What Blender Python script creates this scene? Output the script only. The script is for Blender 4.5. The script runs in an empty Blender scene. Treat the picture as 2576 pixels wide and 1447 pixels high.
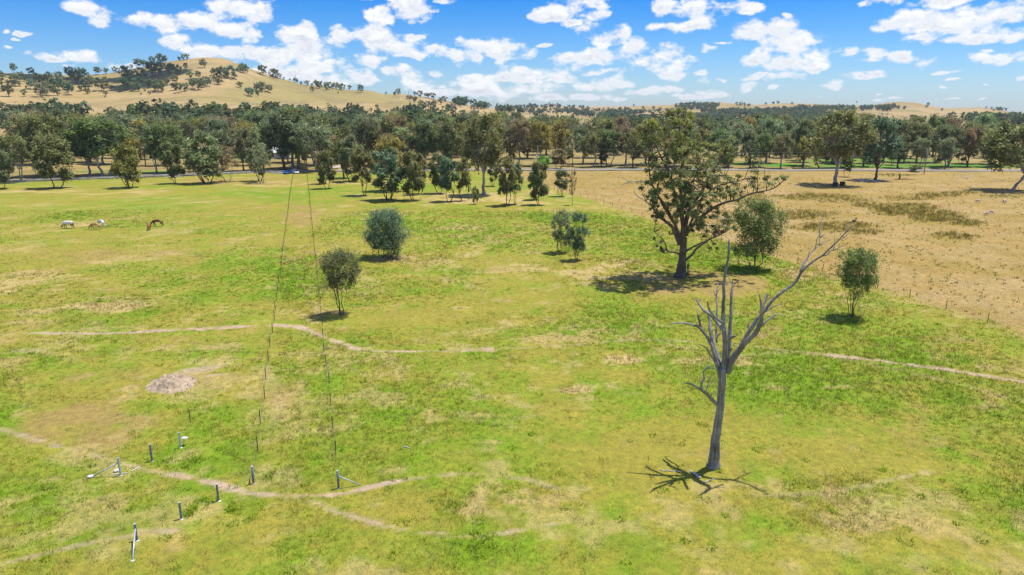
import bpy, math, random
import numpy as np
from mathutils import Vector, Matrix

random.seed(7)
RNG = np.random.default_rng(7)
scene = bpy.context.scene
COL = scene.collection
rad = math.radians

# ------------------------------------------------------------------ camera
FPX, CX, CY = 1717.0, 1288.0, 723.5
PITCH = rad(14.6)
CAMH = 25.0
cam_d = bpy.data.cameras.new('camera')
cam_d.lens = 24.0
cam_d.sensor_width = 36.0
cam_d.clip_start = 0.5
cam_d.clip_end = 40000
cam = bpy.data.objects.new('camera', cam_d)
COL.objects.link(cam)
cam.location = (0, 0, CAMH)
cam.rotation_euler = (rad(90) - PITCH, 0, 0)
scene.camera = cam

# ------------------------------------------------------------------ light
SUN = Vector((0.28, 0.17, 1.0)).normalized()
sun_el = math.asin(SUN.z)
sun_az = math.atan2(SUN.x, SUN.y)
sd = bpy.data.lights.new('sun', 'SUN')
sd.energy = 4.8
sd.angle = rad(0.53)
sd.color = (1.0, 0.965, 0.90)
so = bpy.data.objects.new('sun', sd)
COL.objects.link(so)
so.rotation_euler = SUN.to_track_quat('Z', 'Y').to_euler()
so.location = (0, 0, 300)

scene.view_settings.view_transform = 'Standard'
scene.view_settings.look = 'None'
scene.view_settings.exposure = 0.18
scene.view_settings.gamma = 1.0
scene.view_settings.use_curve_mapping = False
SKY_STRENGTH = 0.12

CP, SP = math.cos(PITCH), math.sin(PITCH)


def ray(px, py):
    dx = (np.asarray(px, float) - CX) / FPX
    dy = (CY - np.asarray(py, float)) / FPX
    return dx, CP + dy * SP, -SP + dy * CP       # world x, y, z


def G(px, py):
    x, y, z = ray(px, py)
    t = CAMH / (-z)
    return float(x * t), float(y * t)


def atY(px, py, Y):
    x, y, z = ray(px, py)
    t = Y / y
    return Vector((float(x * t), float(Y), float(CAMH + z * t)))


def project(x, y, z):
    f = y * CP - (z - CAMH) * SP
    u = y * SP + (z - CAMH) * CP
    f = np.maximum(f, 1e-3)
    return CX + FPX * x / f, CY - FPX * u / f


def azel(px, py):
    x, y, z = ray(px, py)
    return np.arctan2(x, y), np.arctan2(z, np.hypot(x, y))


# ------------------------------------------------------------------ noise
def _hash(ix, iy, seed):
    h = (ix.astype(np.int64) * 374761393 + iy.astype(np.int64) * 668265263 + seed * 974634777) & 0xFFFFFFFF
    h = ((h ^ (h >> 13)) * 1274126177) & 0xFFFFFFFF
    h = h ^ (h >> 16)
    return (h & 0xFFFF) / 65535.0


def vnoise(x, y, seed=0):
    ix, iy = np.floor(x), np.floor(y)
    fx, fy = x - ix, y - iy
    fx = fx * fx * (3 - 2 * fx)
    fy = fy * fy * (3 - 2 * fy)
    a = _hash(ix, iy, seed); b = _hash(ix + 1, iy, seed)
    c = _hash(ix, iy + 1, seed); d = _hash(ix + 1, iy + 1, seed)
    return (a * (1 - fx) + b * fx) * (1 - fy) + (c * (1 - fx) + d * fx) * fy


def fbm(x, y, seed=0, octv=4):
    s = 0; a = 1; t = 0
    for i in range(octv):
        s = s + a * vnoise(x * 2 ** i + i * 17.3, y * 2 ** i - i * 9.7, seed + i)
        t += a; a *= 0.55
    return (s / t - 0.5) * 1.7          # about -0.6..0.6


def sstep(a, b, v):
    t = np.clip((v - a) / (b - a), 0, 1)
    return t * t * (3 - 2 * t)


# ------------------------------------------------------------------ terrain
def ridge(points, D):
    a, h = [], []
    for px, py in points:
        az, el = azel(px, py)
        a.append(float(az)); h.append(CAMH + D * math.tan(float(el)))
    return np.array(a), np.array(h)


DA = 1300.0
RA = ridge([(-900, 200), (-300, 176), (0, 184), (60, 185), (130, 187), (180, 189), (230, 187), (270, 184), (300, 180),
            (340, 172), (380, 163), (430, 154), (470, 149), (500, 147), (530, 148), (560, 152), (600, 164),
            (640, 179), (680, 194), (720, 206), (760, 213), (800, 218), (850, 224), (885, 228), (915, 227),
            (940, 231), (965, 238), (1009, 236), (1052, 244), (1110, 257), (1190, 270), (1300, 285), (1400, 304)], DA)
DB = 2600.0
RB = ridge([(1000, 285), (1150, 276), (1290, 271), (1340, 268), (1400, 265), (1440, 270), (1520, 268), (1600, 270), (1680, 266),
            (1720, 261), (1780, 260), (1815, 258), (1860, 264), (1900, 264), (1960, 260), (1990, 260), (2040, 264),
            (2100, 266), (2150, 268), (2190, 266), (2230, 258), (2265, 256), (2300, 260), (2340, 269), (2380, 275),
            (2420, 272), (2460, 271), (2500, 277), (2576, 288), (2800, 284), (3200, 280), (4200, 288)], DB)
DC = 1700.0
RC = ridge([(1900, 301), (2050, 297), (2120, 290), (2160, 285), (2200, 278), (2250, 281), (2300, 284), (2400, 288),
            (2500, 288), (2576, 291), (2800, 292), (3400, 301)], DC)


def prof(r, d0, d1, d2, p=1.5):
    up = np.clip((r - d0) / (d1 - d0), 0, 1) ** p
    # round the crest
    dn = sstep(d2, d1, r)
    return np.where(r <= d1, up, dn)


def terrain(x, y):
    x = np.asarray(x, float); y = np.asarray(y, float)
    r = np.hypot(x, y)
    az = np.arctan2(x, y)
    front = (y > 0)
    wig = fbm(x / 160.0, y / 160.0, 31, 4)
    hA = np.interp(az, RA[0], RA[1], left=30, right=0) * prof(r, 560, DA, 2600, 1.45)
    hB = np.interp(az, RB[0], RB[1], left=20, right=20) * prof(r, 1750, DB, 4600, 1.1)
    hC = np.interp(az, RC[0], RC[1], left=0, right=0) * prof(r, 1120, DC, 2500, 1.1)
    h = np.maximum(np.maximum(hA, hB), hC)
    rough = sstep(4, 40, h) * (1 - 0.75 * sstep(0.9, 1.0, np.clip(r / DA, 0, 1)) * (r < DA + 30) * (hA >= hB))
    h = h + wig * 9.0 * rough + fbm(x / 38.0, y / 38.0, 33, 3) * 2.6 * rough
    h = np.maximum(h, 0) * front
    h = h + 0.22 * fbm(x / 11.0, y / 11.0, 5, 3) + 0.5 * fbm(x / 60.0, y / 60.0, 9, 2) * sstep(10, 60, r)
    # graded flat where the road runs
    return h


def zt(x, y):
    return float(terrain(np.array([x]), np.array([y]))[0])


def hit(px, py, r0=500, r1=5200, n=520):
    """where rays through picture points meet the land far away"""
    x, y, z = ray(px, py)
    x, y, z = [np.atleast_1d(a) for a in (x, y, z)]
    hor = np.hypot(x, y)
    R = np.linspace(r0, r1, n)[None, :]
    X = x[:, None] / hor[:, None] * R; Y = y[:, None] / hor[:, None] * R
    Z = CAMH + z[:, None] / hor[:, None] * R
    T = terrain(X, Y)
    below = Z < T
    ok = below.any(axis=1)
    idx = below.argmax(axis=1)
    i = np.arange(len(x))
    return X[i, idx], Y[i, idx], T[i, idx], ok


# ------------------------------------------------------------------ helpers
def tag(o, label=None, cat=None, group=None, kind=None):
    if label: o['label'] = label
    if cat: o['category'] = cat
    if group: o['group'] = group
    if kind: o['kind'] = kind
    return o


def link(name, mesh, mat=None, parent=None, loc=None):
    o = bpy.data.objects.new(name, mesh)
    COL.objects.link(o)
    if mat is not None and len(mesh.materials) == 0:
        mesh.materials.append(mat)
    if parent is not None: o.parent = parent
    if loc is not None: o.location = loc
    return o


def empty(name, loc, rz=0.0):
    o = bpy.data.objects.new(name, None)
    COL.objects.link(o)
    o.location = loc; o.rotation_euler = (0, 0, rz)
    o.empty_display_size = 0.3
    return o


class MB:
    """collects geometry and builds one mesh"""
    def __init__(s):
        s.v = []; s.f = []

    def add(s, verts, faces):
        o = len(s.v)
        s.v.extend([tuple(v) for v in verts])
        s.f.extend([tuple(i + o for i in f) for f in faces])

    def box(s, c, size, rz=0.0, taper=1.0, m=None):
        hx, hy, hz = [k / 2 for k in size]
        pts = []
        for z, t in ((-hz, 1.0), (hz, taper)):
            for x, y in ((-hx, -hy), (hx, -hy), (hx, hy), (-hx, hy)):
                X, Y = x * t, y * t
                p = Vector((X * math.cos(rz) - Y * math.sin(rz), X * math.sin(rz) + Y * math.cos(rz), z))
                if m is not None: p = m @ p
                pts.append((p.x + c[0], p.y + c[1], p.z + c[2]))
        s.add(pts, [(3, 2, 1, 0), (4, 5, 6, 7), (0, 1, 5, 4), (1, 2, 6, 5), (2, 3, 7, 6), (3, 0, 4, 7)])

    def tube(s, pts, radii, n=6, caps=True, wob=0.0, seed=0):
        P = [Vector(p) for p in pts]
        rn = random.Random(seed)
        k = len(P)
        if not hasattr(radii, '__len__'): radii = [radii] * k
        up = Vector((0, 0, 1))
        base = len(s.v)
        d0 = (P[1] - P[0]).normalized()
        side = d0.cross(up)
        if side.length < 0.05: side = d0.cross(Vector((0, 1, 0)))
        side.normalize()
        for i in range(k):
            if i == 0: d = P[1] - P[0]
            elif i == k - 1: d = P[-1] - P[-2]
            else: d = P[i + 1] - P[i - 1]
            if d.length < 1e-9: d = d0
            d = d.normalized()
            side = (side - d * side.dot(d))
            if side.length < 1e-6: side = d.cross(Vector((0.3, 1, 0.2)))
            side.normalize()
            w = d.cross(side)
            for j in range(n):
                a = 2 * math.pi * j / n
                r = radii[i] * (1 + wob * (rn.random() - 0.5))
                q = P[i] + side * (math.cos(a) * r) + w * (math.sin(a) * r)
                s.v.append((q.x, q.y, q.z))
        for i in range(k - 1):
            for j in range(n):
                a = base + i * n + j; b = base + i * n + (j + 1) % n
                s.f.append((a, b, b + n, a + n))
        if caps:
            s.f.append(tuple(base + j for j in range(n))[::-1])
            s.f.append(tuple(base + (k - 1) * n + j for j in range(n)))

    def ell(s, c, r, nu=10, nv=6, wob=0.0, seed=0, rz=0.0):
        rn = random.Random(seed)
        b = len(s.v)
        pts = [(0, 0, 1)]
        for i in range(1, nv):
            t = math.pi * i / nv
            for j in range(nu):
                a = 2 * math.pi * j / nu
                k = 1 + wob * (rn.random() - 0.5)
                pts.append((math.sin(t) * math.cos(a) * k, math.sin(t) * math.sin(a) * k, math.cos(t) * k))
        pts.append((0, 0, -1))
        for p in pts:
            x, y, z = p[0] * r[0], p[1] * r[1], p[2] * r[2]
            s.v.append((x * math.cos(rz) - y * math.sin(rz) + c[0], x * math.sin(rz) + y * math.cos(rz) + c[1], z + c[2]))
        for j in range(nu):
            s.f.append((b, b + 1 + j, b + 1 + (j + 1) % nu))
        for i in range(nv - 2):
            for j in range(nu):
                a = b + 1 + i * nu + j; c2 = b + 1 + i * nu + (j + 1) % nu
                s.f.append((a, a + nu, c2 + nu, c2))
        e = len(s.v) - 1
        l0 = e - nu
        for j in range(nu):
            s.f.append((e, l0 + (j + 1) % nu, l0 + j))

    def mesh(s, name, mat=None, smooth=False):
        me = bpy.data.meshes.new(name)
        me.from_pydata(s.v, [], s.f)
        if smooth: me.polygons.foreach_set('use_smooth', [True] * len(me.polygons))
        if mat: me.materials.append(mat)
        me.update()
        return me

    def build(s, name, mat, parent=None, smooth=False, loc=None):
        return link(name, s.mesh(name, mat, smooth), None, parent, loc)


def np_mesh(name, V, F, mat=None, attrs=None, smooth=False):
    """V (n,3), F (m,k) equal sized faces"""
    me = bpy.data.meshes.new(name)
    V = np.ascontiguousarray(V, dtype=np.float32); F = np.ascontiguousarray(F, dtype=np.int32)
    k = F.shape[1]
    me.vertices.add(len(V)); me.vertices.foreach_set('co', V.ravel())
    me.loops.add(F.size); me.loops.foreach_set('vertex_index', F.ravel())
    me.polygons.add(len(F))
    me.polygons.foreach_set('loop_start', np.arange(0, F.size, k, dtype=np.int32))
    me.polygons.foreach_set('loop_total', np.full(len(F), k, dtype=np.int32))
    if smooth: me.polygons.foreach_set('use_smooth', np.ones(len(F), dtype=bool))
    if attrs:
        for nm, (ty, arr) in attrs.items():
            at = me.attributes.new(nm, ty, 'POINT')
            at.data.foreach_set({'FLOAT': 'value', 'FLOAT_COLOR': 'color', 'FLOAT_VECTOR': 'vector'}[ty],
                                np.ascontiguousarray(arr, dtype=np.float32).ravel())
    me.update(calc_edges=True)
    me.validate()
    if mat: me.materials.append(mat)
    return me


# ------------------------------------------------------------------ node tools
def new_mat(name):
    m = bpy.data.materials.new(name); m.use_nodes = True
    nt = m.node_tree
    for n in list(nt.nodes): nt.nodes.remove(n)
    out = nt.nodes.new('ShaderNodeOutputMaterial')
    return m, nt, out


def N(nt, t, **kw):
    n = nt.nodes.new(t)
    for k, v in kw.items(): setattr(n, k, v)
    return n


def noise(nt, vec, scale, detail=4, rough=0.55, off=None):
    n = N(nt, 'ShaderNodeTexNoise')
    n.inputs['Scale'].default_value = scale
    n.inputs['Detail'].default_value = detail
    n.inputs['Roughness'].default_value = rough
    if vec is not None: nt.links.new(vec, n.inputs['Vector'])
    return n


def math_(nt, op, a, b=None, c=None, clamp=False):
    n = N(nt, 'ShaderNodeMath', operation=op); n.use_clamp = clamp
    for i, v in enumerate((a, b, c)):
        if v is None: continue
        if hasattr(v, 'is_output') or hasattr(v, 'links'): nt.links.new(v, n.inputs[i])
        else: n.inputs[i].default_value = v
    return n.outputs[0]


def mixc(nt, fac, a, b, blend='MIX'):
    n = N(nt, 'ShaderNodeMix', data_type='RGBA', blend_type=blend)
    for i, v in ((0, fac), (6, a), (7, b)):
        if hasattr(v, 'links'): nt.links.new(v, n.inputs[i])
        elif i == 0: n.inputs[i].default_value = v
        else: n.inputs[i].default_value = (*v, 1)
    return n.outputs[2]


def maprange(nt, v, a, b, c, d, smooth=False):
    n = N(nt, 'ShaderNodeMapRange')
    if smooth: n.interpolation_type = 'SMOOTHSTEP'
    nt.links.new(v, n.inputs[0])
    for i, k in enumerate((a, b, c, d)): n.inputs[i + 1].default_value = k
    return n.outputs[0]


def simple_mat(name, col, rough=0.6, metal=0.0, var=0.15, scale=8.0, bump=0.0, spec=0.3):
    m, nt, out = new_mat(name)
    tc = N(nt, 'ShaderNodeTexCoord')
    b = N(nt, 'ShaderNodeBsdfPrincipled')
    n = noise(nt, tc.outputs['Object'], scale, 5)
    f = maprange(nt, n.outputs[0], 0.3, 0.7, 1 - var, 1 + var)
    mul = N(nt, 'ShaderNodeVectorMath', operation='SCALE')
    mul.inputs[0].default_value = col
    nt.links.new(f, mul.inputs['Scale'])
    nt.links.new(mul.outputs[0], b.inputs['Base Color'])
    b.inputs['Roughness'].default_value = rough
    b.inputs['Metallic'].default_value = metal
    b.inputs['Specular IOR Level'].default_value = spec
    if bump:
        bp = N(nt, 'ShaderNodeBump'); bp.inputs['Strength'].default_value = bump
        bp.inputs['Distance'].default_value = 0.03
        nt.links.new(n.outputs[0], bp.inputs['Height'])
        nt.links.new(bp.outputs[0], b.inputs['Normal'])
    nt.links.new(b.outputs[0], out.inputs[0])
    return m


# ------------------------------------------------------------------ world: sky and clouds
CLOUDS1 = [(430, 45, 90, 50), (545, 80, 115, 55), (700, 92, 110, 48), (850, 112, 130, 48), (990, 110, 130, 58),
           (1180, 40, 160, 62), (1290, 85, 105, 50), (1170, 142, 115, 38), (1240, 180, 55, 26),
           (230, 292, 100, 24), (390, 288, 140, 34), (285, 335, 60, 14), (620, 325, 95, 22),
           (890, 215, 85, 38), (1010, 250, 130, 36), (1200, 262, 125, 40), (1000, 285, 90, 18), (1150, 305, 60, 10),
           (1540, 138, 55, 38), (1500, 195, 95, 50), (1580, 250, 150, 62), (1400, 285, 80, 42), (1650, 330, 130, 45),
           (1470, 370, 180, 45), (1700, 415, 160, 40), (1800, 400, 90, 40),
           (1930, 85, 95, 38), (2080, 55, 100, 55), (2180, 62, 40, 14), (2265, 8, 50, 16), (1910, 3, 90, 9),
           (1755, 178, 85, 50), (1890, 175, 90, 58), (1960, 235, 150, 52), (2090, 190, 45, 24), (1850, 300, 95, 34),
           (2050, 285, 110, 26), (2200, 272, 72, 32), (2335, 308, 80, 42), (2345, 205, 50, 20), (2450, 225, 95, 50),
           (2540, 260, 90, 56), (1990, 345, 60, 22), (2070, 385, 75, 40), (2200, 375, 50, 20), (2120, 435, 120, 36),
           (2260, 470, 140, 26), (2400, 410, 120, 40), (2530, 385, 80, 36), (2440, 470, 160, 34),
           (10, 155, 36, 9), (20, 245, 42, 10), (130, 168, 60, 9), (95, 190, 34, 8)]
CLOUDS2 = [(190, 60, 100, 42), (340, 20, 165, 52), (390, 72, 90, 38), (290, 108, 55, 22), (385, 160, 80, 58),
           (490, 185, 105, 58), (480, 75, 24, 13), (30, 255, 100, 52), (150, 225, 50, 11),
           (320, 302, 110, 34), (440, 290, 75, 38), (640, 245, 65, 52), (660, 320, 150, 56), (800, 270, 85, 56),
           (850, 310, 68, 40), (770, 370, 120, 34), (185, 385, 120, 42), (50, 385, 90, 46), (380, 360, 95, 20),
           (410, 428, 105, 38), (560, 410, 60, 24), (100, 445, 170, 34), (770, 40, 75, 42), (900, 45, 100, 48),
           (1050, 40, 95, 46), (1190, 52, 80, 30), (850, 132, 145, 27), (985, 110, 60, 38),
           (1390, 82, 44, 14), (1200, 170, 112, 60), (1340, 180, 140, 78), (1460, 215, 125, 66),
           (1545, 270, 80, 34), (1240, 305, 90, 40), (1390, 325, 160, 52), (1500, 340, 70, 36), (1000, 250, 38, 22),
           (1045, 215, 34, 10), (1700, 275, 68, 28), (1830, 272, 72, 34), (1790, 302, 100, 18),
           (1960, 292, 58, 28), (2080, 335, 95, 36), (2180, 368, 80, 16), (1770, 390, 115, 24), (1850, 368, 65, 24),
           (1610, 420, 60, 24), (1860, 8, 120, 22), (2150, 10, 180, 26), (1900, 138, 100, 38), (2040, 95, 130, 62),
           (2200, 115, 160, 66), (2360, 95, 170, 70), (2500, 60, 140, 80), (2300, 200, 220, 34), (2520, 175, 100, 56),
           (2090, 188, 100, 34), (2450, 302, 135, 34), (2570, 290, 90, 36), (2390, 255, 42, 10), (2560, 395, 50, 16),
           (940, 410, 88, 21), (950, 372, 38, 18), (1075, 400, 38, 12), (1240, 410, 75, 13), (1340, 390, 120, 20),
           (1180, 445, 82, 19), (1020, 462, 120, 22), (720, 455, 130, 22), (880, 492, 140, 15), (1340, 450, 50, 12),
           (1890, 497, 50, 9), (1865, 460, 26, 7), (2200, 507, 44, 9), (2130, 505, 26, 9), (2340, 487, 22, 7),
           (2235, 413, 32, 8), (2370, 408, 16, 6), (2175, 445, 16, 8), (400, 482, 130, 18), (540, 495, 60, 13),
           (200, 492, 160, 20), (1540, 484, 16, 5)]

world = bpy.data.worlds.new('World')
scene.world = world
world.use_nodes = True
world.cycles.sampling_method = 'MANUAL'
world.cycles.sample_map_resolution = 256
wt = world.node_tree
for n in list(wt.nodes): wt.nodes.remove(n)
wout = N(wt, 'ShaderNodeOutputWorld')
bg = N(wt, 'ShaderNodeBackground')
bg.inputs['Strength'].default_value = SKY_STRENGTH
sky = N(wt, 'ShaderNodeTexSky', sky_type='NISHITA')
sky.sun_disc = False
sky.sun_elevation = sun_el
sky.sun_rotation = sun_az
sky.altitude = 200
sky.air_density = 1.0
sky.dust_density = 0.4
sky.ozone_density = 2.5
tc = N(wt, 'ShaderNodeTexCoord')
gen = tc.outputs['Generated']
sep = N(wt, 'ShaderNodeSeparateXYZ'); wt.links.new(gen, sep.inputs[0])
azn = math_(wt, 'ARCTAN2', sep.outputs[0], sep.outputs[1])
eln = math_(wt, 'ARCSINE', sep.outputs[2])
comb = N(wt, 'ShaderNodeCombineXYZ')
wt.links.new(azn, comb.inputs[0]); wt.links.new(eln, comb.inputs[1])
# cloud noise lives on the direction sphere; finer towards the horizon
sc = N(wt, 'ShaderNodeVectorMath', operation='MULTIPLY')
wt.links.new(gen, sc.inputs[0]); sc.inputs[1].default_value = (1, 1, 1.7)
warp = noise(wt, sc.outputs[0], 22, 3, 0.5)
wsub = N(wt, 'ShaderNodeVectorMath', operation='MULTIPLY_ADD')
wt.links.new(warp.outputs['Color'], wsub.inputs[0])
wsub.inputs[1].default_value = (0.05, 0.022, 0)
wsub.inputs[2].default_value = (-0.025, -0.011, 0)
wadd = N(wt, 'ShaderNodeVectorMath', operation='ADD')
wt.links.new(comb.outputs[0], wadd.inputs[0]); wt.links.new(wsub.outputs[0], wadd.inputs[1])
uv = wadd.outputs[0]
dmin = None; dtop = None
items = [(x * 0.5, y * 0.5, a * 0.5, b * 0.5) for x, y, a, b in CLOUDS1] + \
        [(1288 + x * 0.5, y * 0.5, a * 0.5, b * 0.5) for x, y, a, b in CLOUDS2]
for px, py, a, b in items:
    az, el = azel(px, py)
    az1, _ = azel(px + a, py); _, el1 = azel(px, py - b)
    ra = abs(float(az1 - az)) * 1.22; rb = abs(float(el1 - el)) * 1.28
    ma = N(wt, 'ShaderNodeVectorMath', operation='MULTIPLY_ADD')
    wt.links.new(uv, ma.inputs[0])
    ma.inputs[1].default_value = (1 / ra, 1 / rb, 0)
    ma.inputs[2].default_value = (-float(az) / ra, -float(el) / rb, 0)
    dt = N(wt, 'ShaderNodeVectorMath', operation='DOT_PRODUCT')
    wt.links.new(ma.outputs[0], dt.inputs[0]); wt.links.new(ma.outputs[0], dt.inputs[1])
    dmin = dt.outputs['Value'] if dmin is None else math_(wt, 'MINIMUM', dmin, dt.outputs['Value'])
    if b > 12:
        mb2 = N(wt, 'ShaderNodeVectorMath', operation='ADD')
        wt.links.new(ma.outputs[0], mb2.inputs[0]); mb2.inputs[1].default_value = (0, -0.5, 0)
        d2_ = N(wt, 'ShaderNodeVectorMath', operation='DOT_PRODUCT')
        wt.links.new(mb2.outputs[0], d2_.inputs[0]); wt.links.new(mb2.outputs[0], d2_.inputs[1])
        dtop = d2_.outputs['Value'] if dtop is None else math_(wt, 'MINIMUM', dtop, d2_.outputs['Value'])
base = maprange(wt, math_(wt, 'SUBTRACT', dtop, dmin), 0.15, 1.15, 0, 1, True)
# the same scattered cumulus goes on over the rest of the sky
cov = noise(wt, sc.outputs[0], 4.2, 3, 0.5)
covf = maprange(wt, cov.outputs[0], 0.43, 0.58, 2.4, 0.3)
absaz = math_(wt, 'ABSOLUTE', azn)
inside = math_(wt, 'MULTIPLY', maprange(wt, absaz, 0.66, 0.76, 1, 0, True), maprange(wt, eln, 0.148, 0.20, 1, 0, True))
below = maprange(wt, eln, 0.0, 0.05, 3.0, 0.0, True)
covg = math_(wt, 'ADD', covf, math_(wt, 'MULTIPLY_ADD', inside, 5.0, below))
dmin = math_(wt, 'MINIMUM', dmin, covg)
n1 = noise(wt, sc.outputs[0], 27, 9, 0.62)
off = N(wt, 'ShaderNodeVectorMath', operation='ADD')
wt.links.new(sc.outputs[0], off.inputs[0]); off.inputs[1].default_value = (0.004, 0.002, 0.016)
n2 = noise(wt, off.outputs[0], 27, 5, 0.58)
# f > 0 inside a cloud
f = math_(wt, 'ADD', math_(wt, 'SUBTRACT', 0.84, dmin), maprange(wt, n1.outputs[0], 0.25, 0.75, -1.1, 1.1))
f = math_(wt, 'MULTIPLY_ADD', base, -0.25, f)
alpha = maprange(wt, f, -0.10, 0.75, 0, 1, True)
relief = math_(wt, 'SUBTRACT', n1.outputs[0], n2.outputs[0])
core = maprange(wt, f, 0.55, 1.5, 0, 1, True)
lit = maprange(wt, relief, -0.12, 0.10, 0, 1, True)
big = noise(wt, sc.outputs[0], 12, 3, 0.5)
lit2 = math_(wt, 'MULTIPLY_ADD', lit, 0.65, math_(wt, 'MULTIPLY', big.outputs[0], 0.6), clamp=True)
lit3 = math_(wt, 'SUBTRACT', lit2, math_(wt, 'MULTIPLY', base, 0.55), clamp=True)
shade = math_(wt, 'MAXIMUM', lit3, math_(wt, 'MULTIPLY', math_(wt, 'SUBTRACT', 1.0, core), 0.8))
ccol = mixc(wt, shade, (4.3, 4.75, 5.7), (7.7, 7.75, 7.8))
# sky colour
hs = N(wt, 'ShaderNodeHueSaturation')
hs.inputs['Saturation'].default_value = 1.10
hs.inputs['Value'].default_value = 1.0
wt.links.new(sky.outputs[0], hs.inputs['Color'])
grad = mixc(wt, maprange(wt, eln, -0.01, 0.15, 0, 1), (0.74, 0.89, 1.16), (0.09, 0.52, 1.05))
tint = mixc(wt, 1.0, hs.outputs[0], grad, 'MULTIPLY')
fin = mixc(wt, math_(wt, 'MULTIPLY', alpha, 0.97), tint, ccol)
wt.links.new(fin, bg.inputs['Color'])
wt.links.new(bg.outputs[0], wout.inputs[0])

# ------------------------------------------------------------------ land colour (real albedo of grass, straw, soil)
C_GREEN = np.array([0.172, 0.270, 0.016]); C_OLIVE = np.array([0.290, 0.262, 0.040])
C_STRAW = np.array([0.460, 0.350, 0.140]); C_TAN = np.array([0.325, 0.232, 0.078])
C_SOIL = np.array([0.460, 0.345, 0.235]); C_DRY = np.array([0.350, 0.242, 0.074])
C_DRY2 = np.array([0.392, 0.285, 0.118]); C_RUSH = np.array([0.235, 0.178, 0.032])
C_HILL = np.array([0.430, 0.315, 0.145]); C_HGREEN = np.array([0.285, 0.245, 0.080])
C_LUSH = np.array([0.090, 0.250, 0.018])

GREEN_E = [(1150, 572, 190, 20, .9), (1150, 680, 75, 20, .8), (1430, 548, 230, 16, .8), (1700, 590, 160, 14, .4),
           (2000, 812, 300, 34, .9), (2330, 870, 260, 50, .8), (400, 712, 90, 18, .7), (520, 470, 160, 7, .8),
           (745, 478, 45, 5, 1.4), (640, 489, 130, 7, .9), (1000, 1000, 260, 120, .55), (1450, 1060, 260, 90, .6),
           (1850, 1160, 170, 70, 1.0), (1050, 1390, 320, 60, .8), (450, 1160, 75, 14, .9), (720, 1195, 110, 22, .7),
           (60, 690, 90, 14, .6), (1950, 960, 250, 95, .6), (2200, 1255, 320, 70, .4), (520, 1262, 60, 15, .9),
           (1280, 725, 110, 18, .6), (1500, 830, 200, 22, .7), (780, 1400, 120, 50, .7), (1830, 595, 60, 12, .9),
           (1880, 645, 60, 12, .8), (200, 610, 200, 12, .35), (860, 560, 90, 10, .3), (1000, 715, 90, 14, .4),
           (690, 500, 60, 6, .5), (380, 1020, 130, 35, .3), (500, 1010, 120, 40, .5), (2480, 1000, 120, 60, .4),
           (2540, 720, 40, 8, .0)]
STRAW_E = [(270, 765, 140, 22, 1.0), (90, 735, 130, 50, .75), (270, 568, 70, 8, .8), (1060, 650, 130, 14, .7),
           (1450, 672, 170, 24, 1.0), (1540, 705, 160, 22, .8), (1150, 1268, 90, 45, .9), (1270, 1240, 170, 30, .7),
           (1450, 980, 46, 13, 1.6), (1700, 1110, 52, 15, 1.3), (1560, 905, 55, 16, .9), (2090, 1225, 170, 50, .7),
           (2150, 1310, 140, 30, .5), (780, 780, 34, 45, .8), (1150, 500, 270, 18, 1.0), (1340, 492, 150, 18, .9),
           (200, 482, 260, 12, .9), (1180, 790, 220, 40, .5), (2060, 690, 90, 18, .9), (30, 955, 32, 34, 1.0),
           (700, 462, 260, 8, .6), (500, 583, 60, 8, .3), (1900, 905, 140, 20, .5), (1350, 860, 160, 18, .4),
           (940, 745, 60, 25, .4), (1600, 800, 120, 20, .4), (1080, 760, 120, 25, .3)]
TAN_E = [(480, 645, 240, 30, .5), (220, 1075, 230, 60, .7), (200, 925, 320, 60, .35), (755, 545, 45, 30, .7),
         (1770, 715, 170, 34, .9), (2400, 1110, 220, 100, .4), (640, 455, 200, 12, .7), (972, 652, 52, 8, 1.0),
         (1250, 1120, 260, 60, .35), (770, 900, 40, 40, .4), (250, 650, 200, 20, .4), (860, 790, 30, 6, .4),
         (1450, 658, 40, 6, .5), (1300, 940, 200, 30, .3), (700, 1000, 40, 40, .5), (1700, 520, 60, 10, .4)]
RUSH_E = [(2190, 517, 55, 9, 1.0), (2270, 528, 85, 17, 1.3), (2360, 545, 75, 15, 1.3), (2430, 562, 50, 9, 1.2),
          (2040, 496, 120, 9, 1.0), (2010, 542, 95, 13, .9), (2110, 573, 110, 15, .9), (2360, 490, 70, 7, 1.0),
          (2290, 500, 80, 7, .7), (2450, 484, 60, 5, .7), (2390, 594, 50, 10, .6), (2180, 585, 50, 8, .8),
          (2400, 597, 60, 9, .6), (1640, 462, 70, 6, .6), (2130, 505, 80, 7, .7), (1880, 500, 60, 15, .5),
          (1840, 630, 30, 12, .9), (2250, 441, 60, 3, .9), (1900, 470, 80, 6, .4), (2520, 495, 60, 6, .6)]
LUSH_E = [(1960, 416, 60, 5, 1.0), (2330, 417, 330, 6, .9), (1870, 412, 60, 5, .9), (700, 385, 60, 12, 1.1),
          (610, 390, 22, 16, 1.1), (330, 432, 240, 2.5, .7), (2200, 404, 200, 5, .8), (1400, 395, 40, 5, .6)]
HGREEN_E = [(760, 235, 200, 26, 1.5), (680, 215, 90, 22, 1.3), (930, 245, 110, 10, 1.3), (560, 250, 110, 10, .8),
            (1010, 258, 60, 7, 1.0), (180, 203, 190, 14, .8), (330, 222, 60, 18, .8), (560, 262, 300, 4, .5),
            (1290, 305, 70, 8, 1.2), (1440, 308, 60, 8, .8), (150, 266, 120, 3, .8), (820, 262, 60, 5, .8)]
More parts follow.
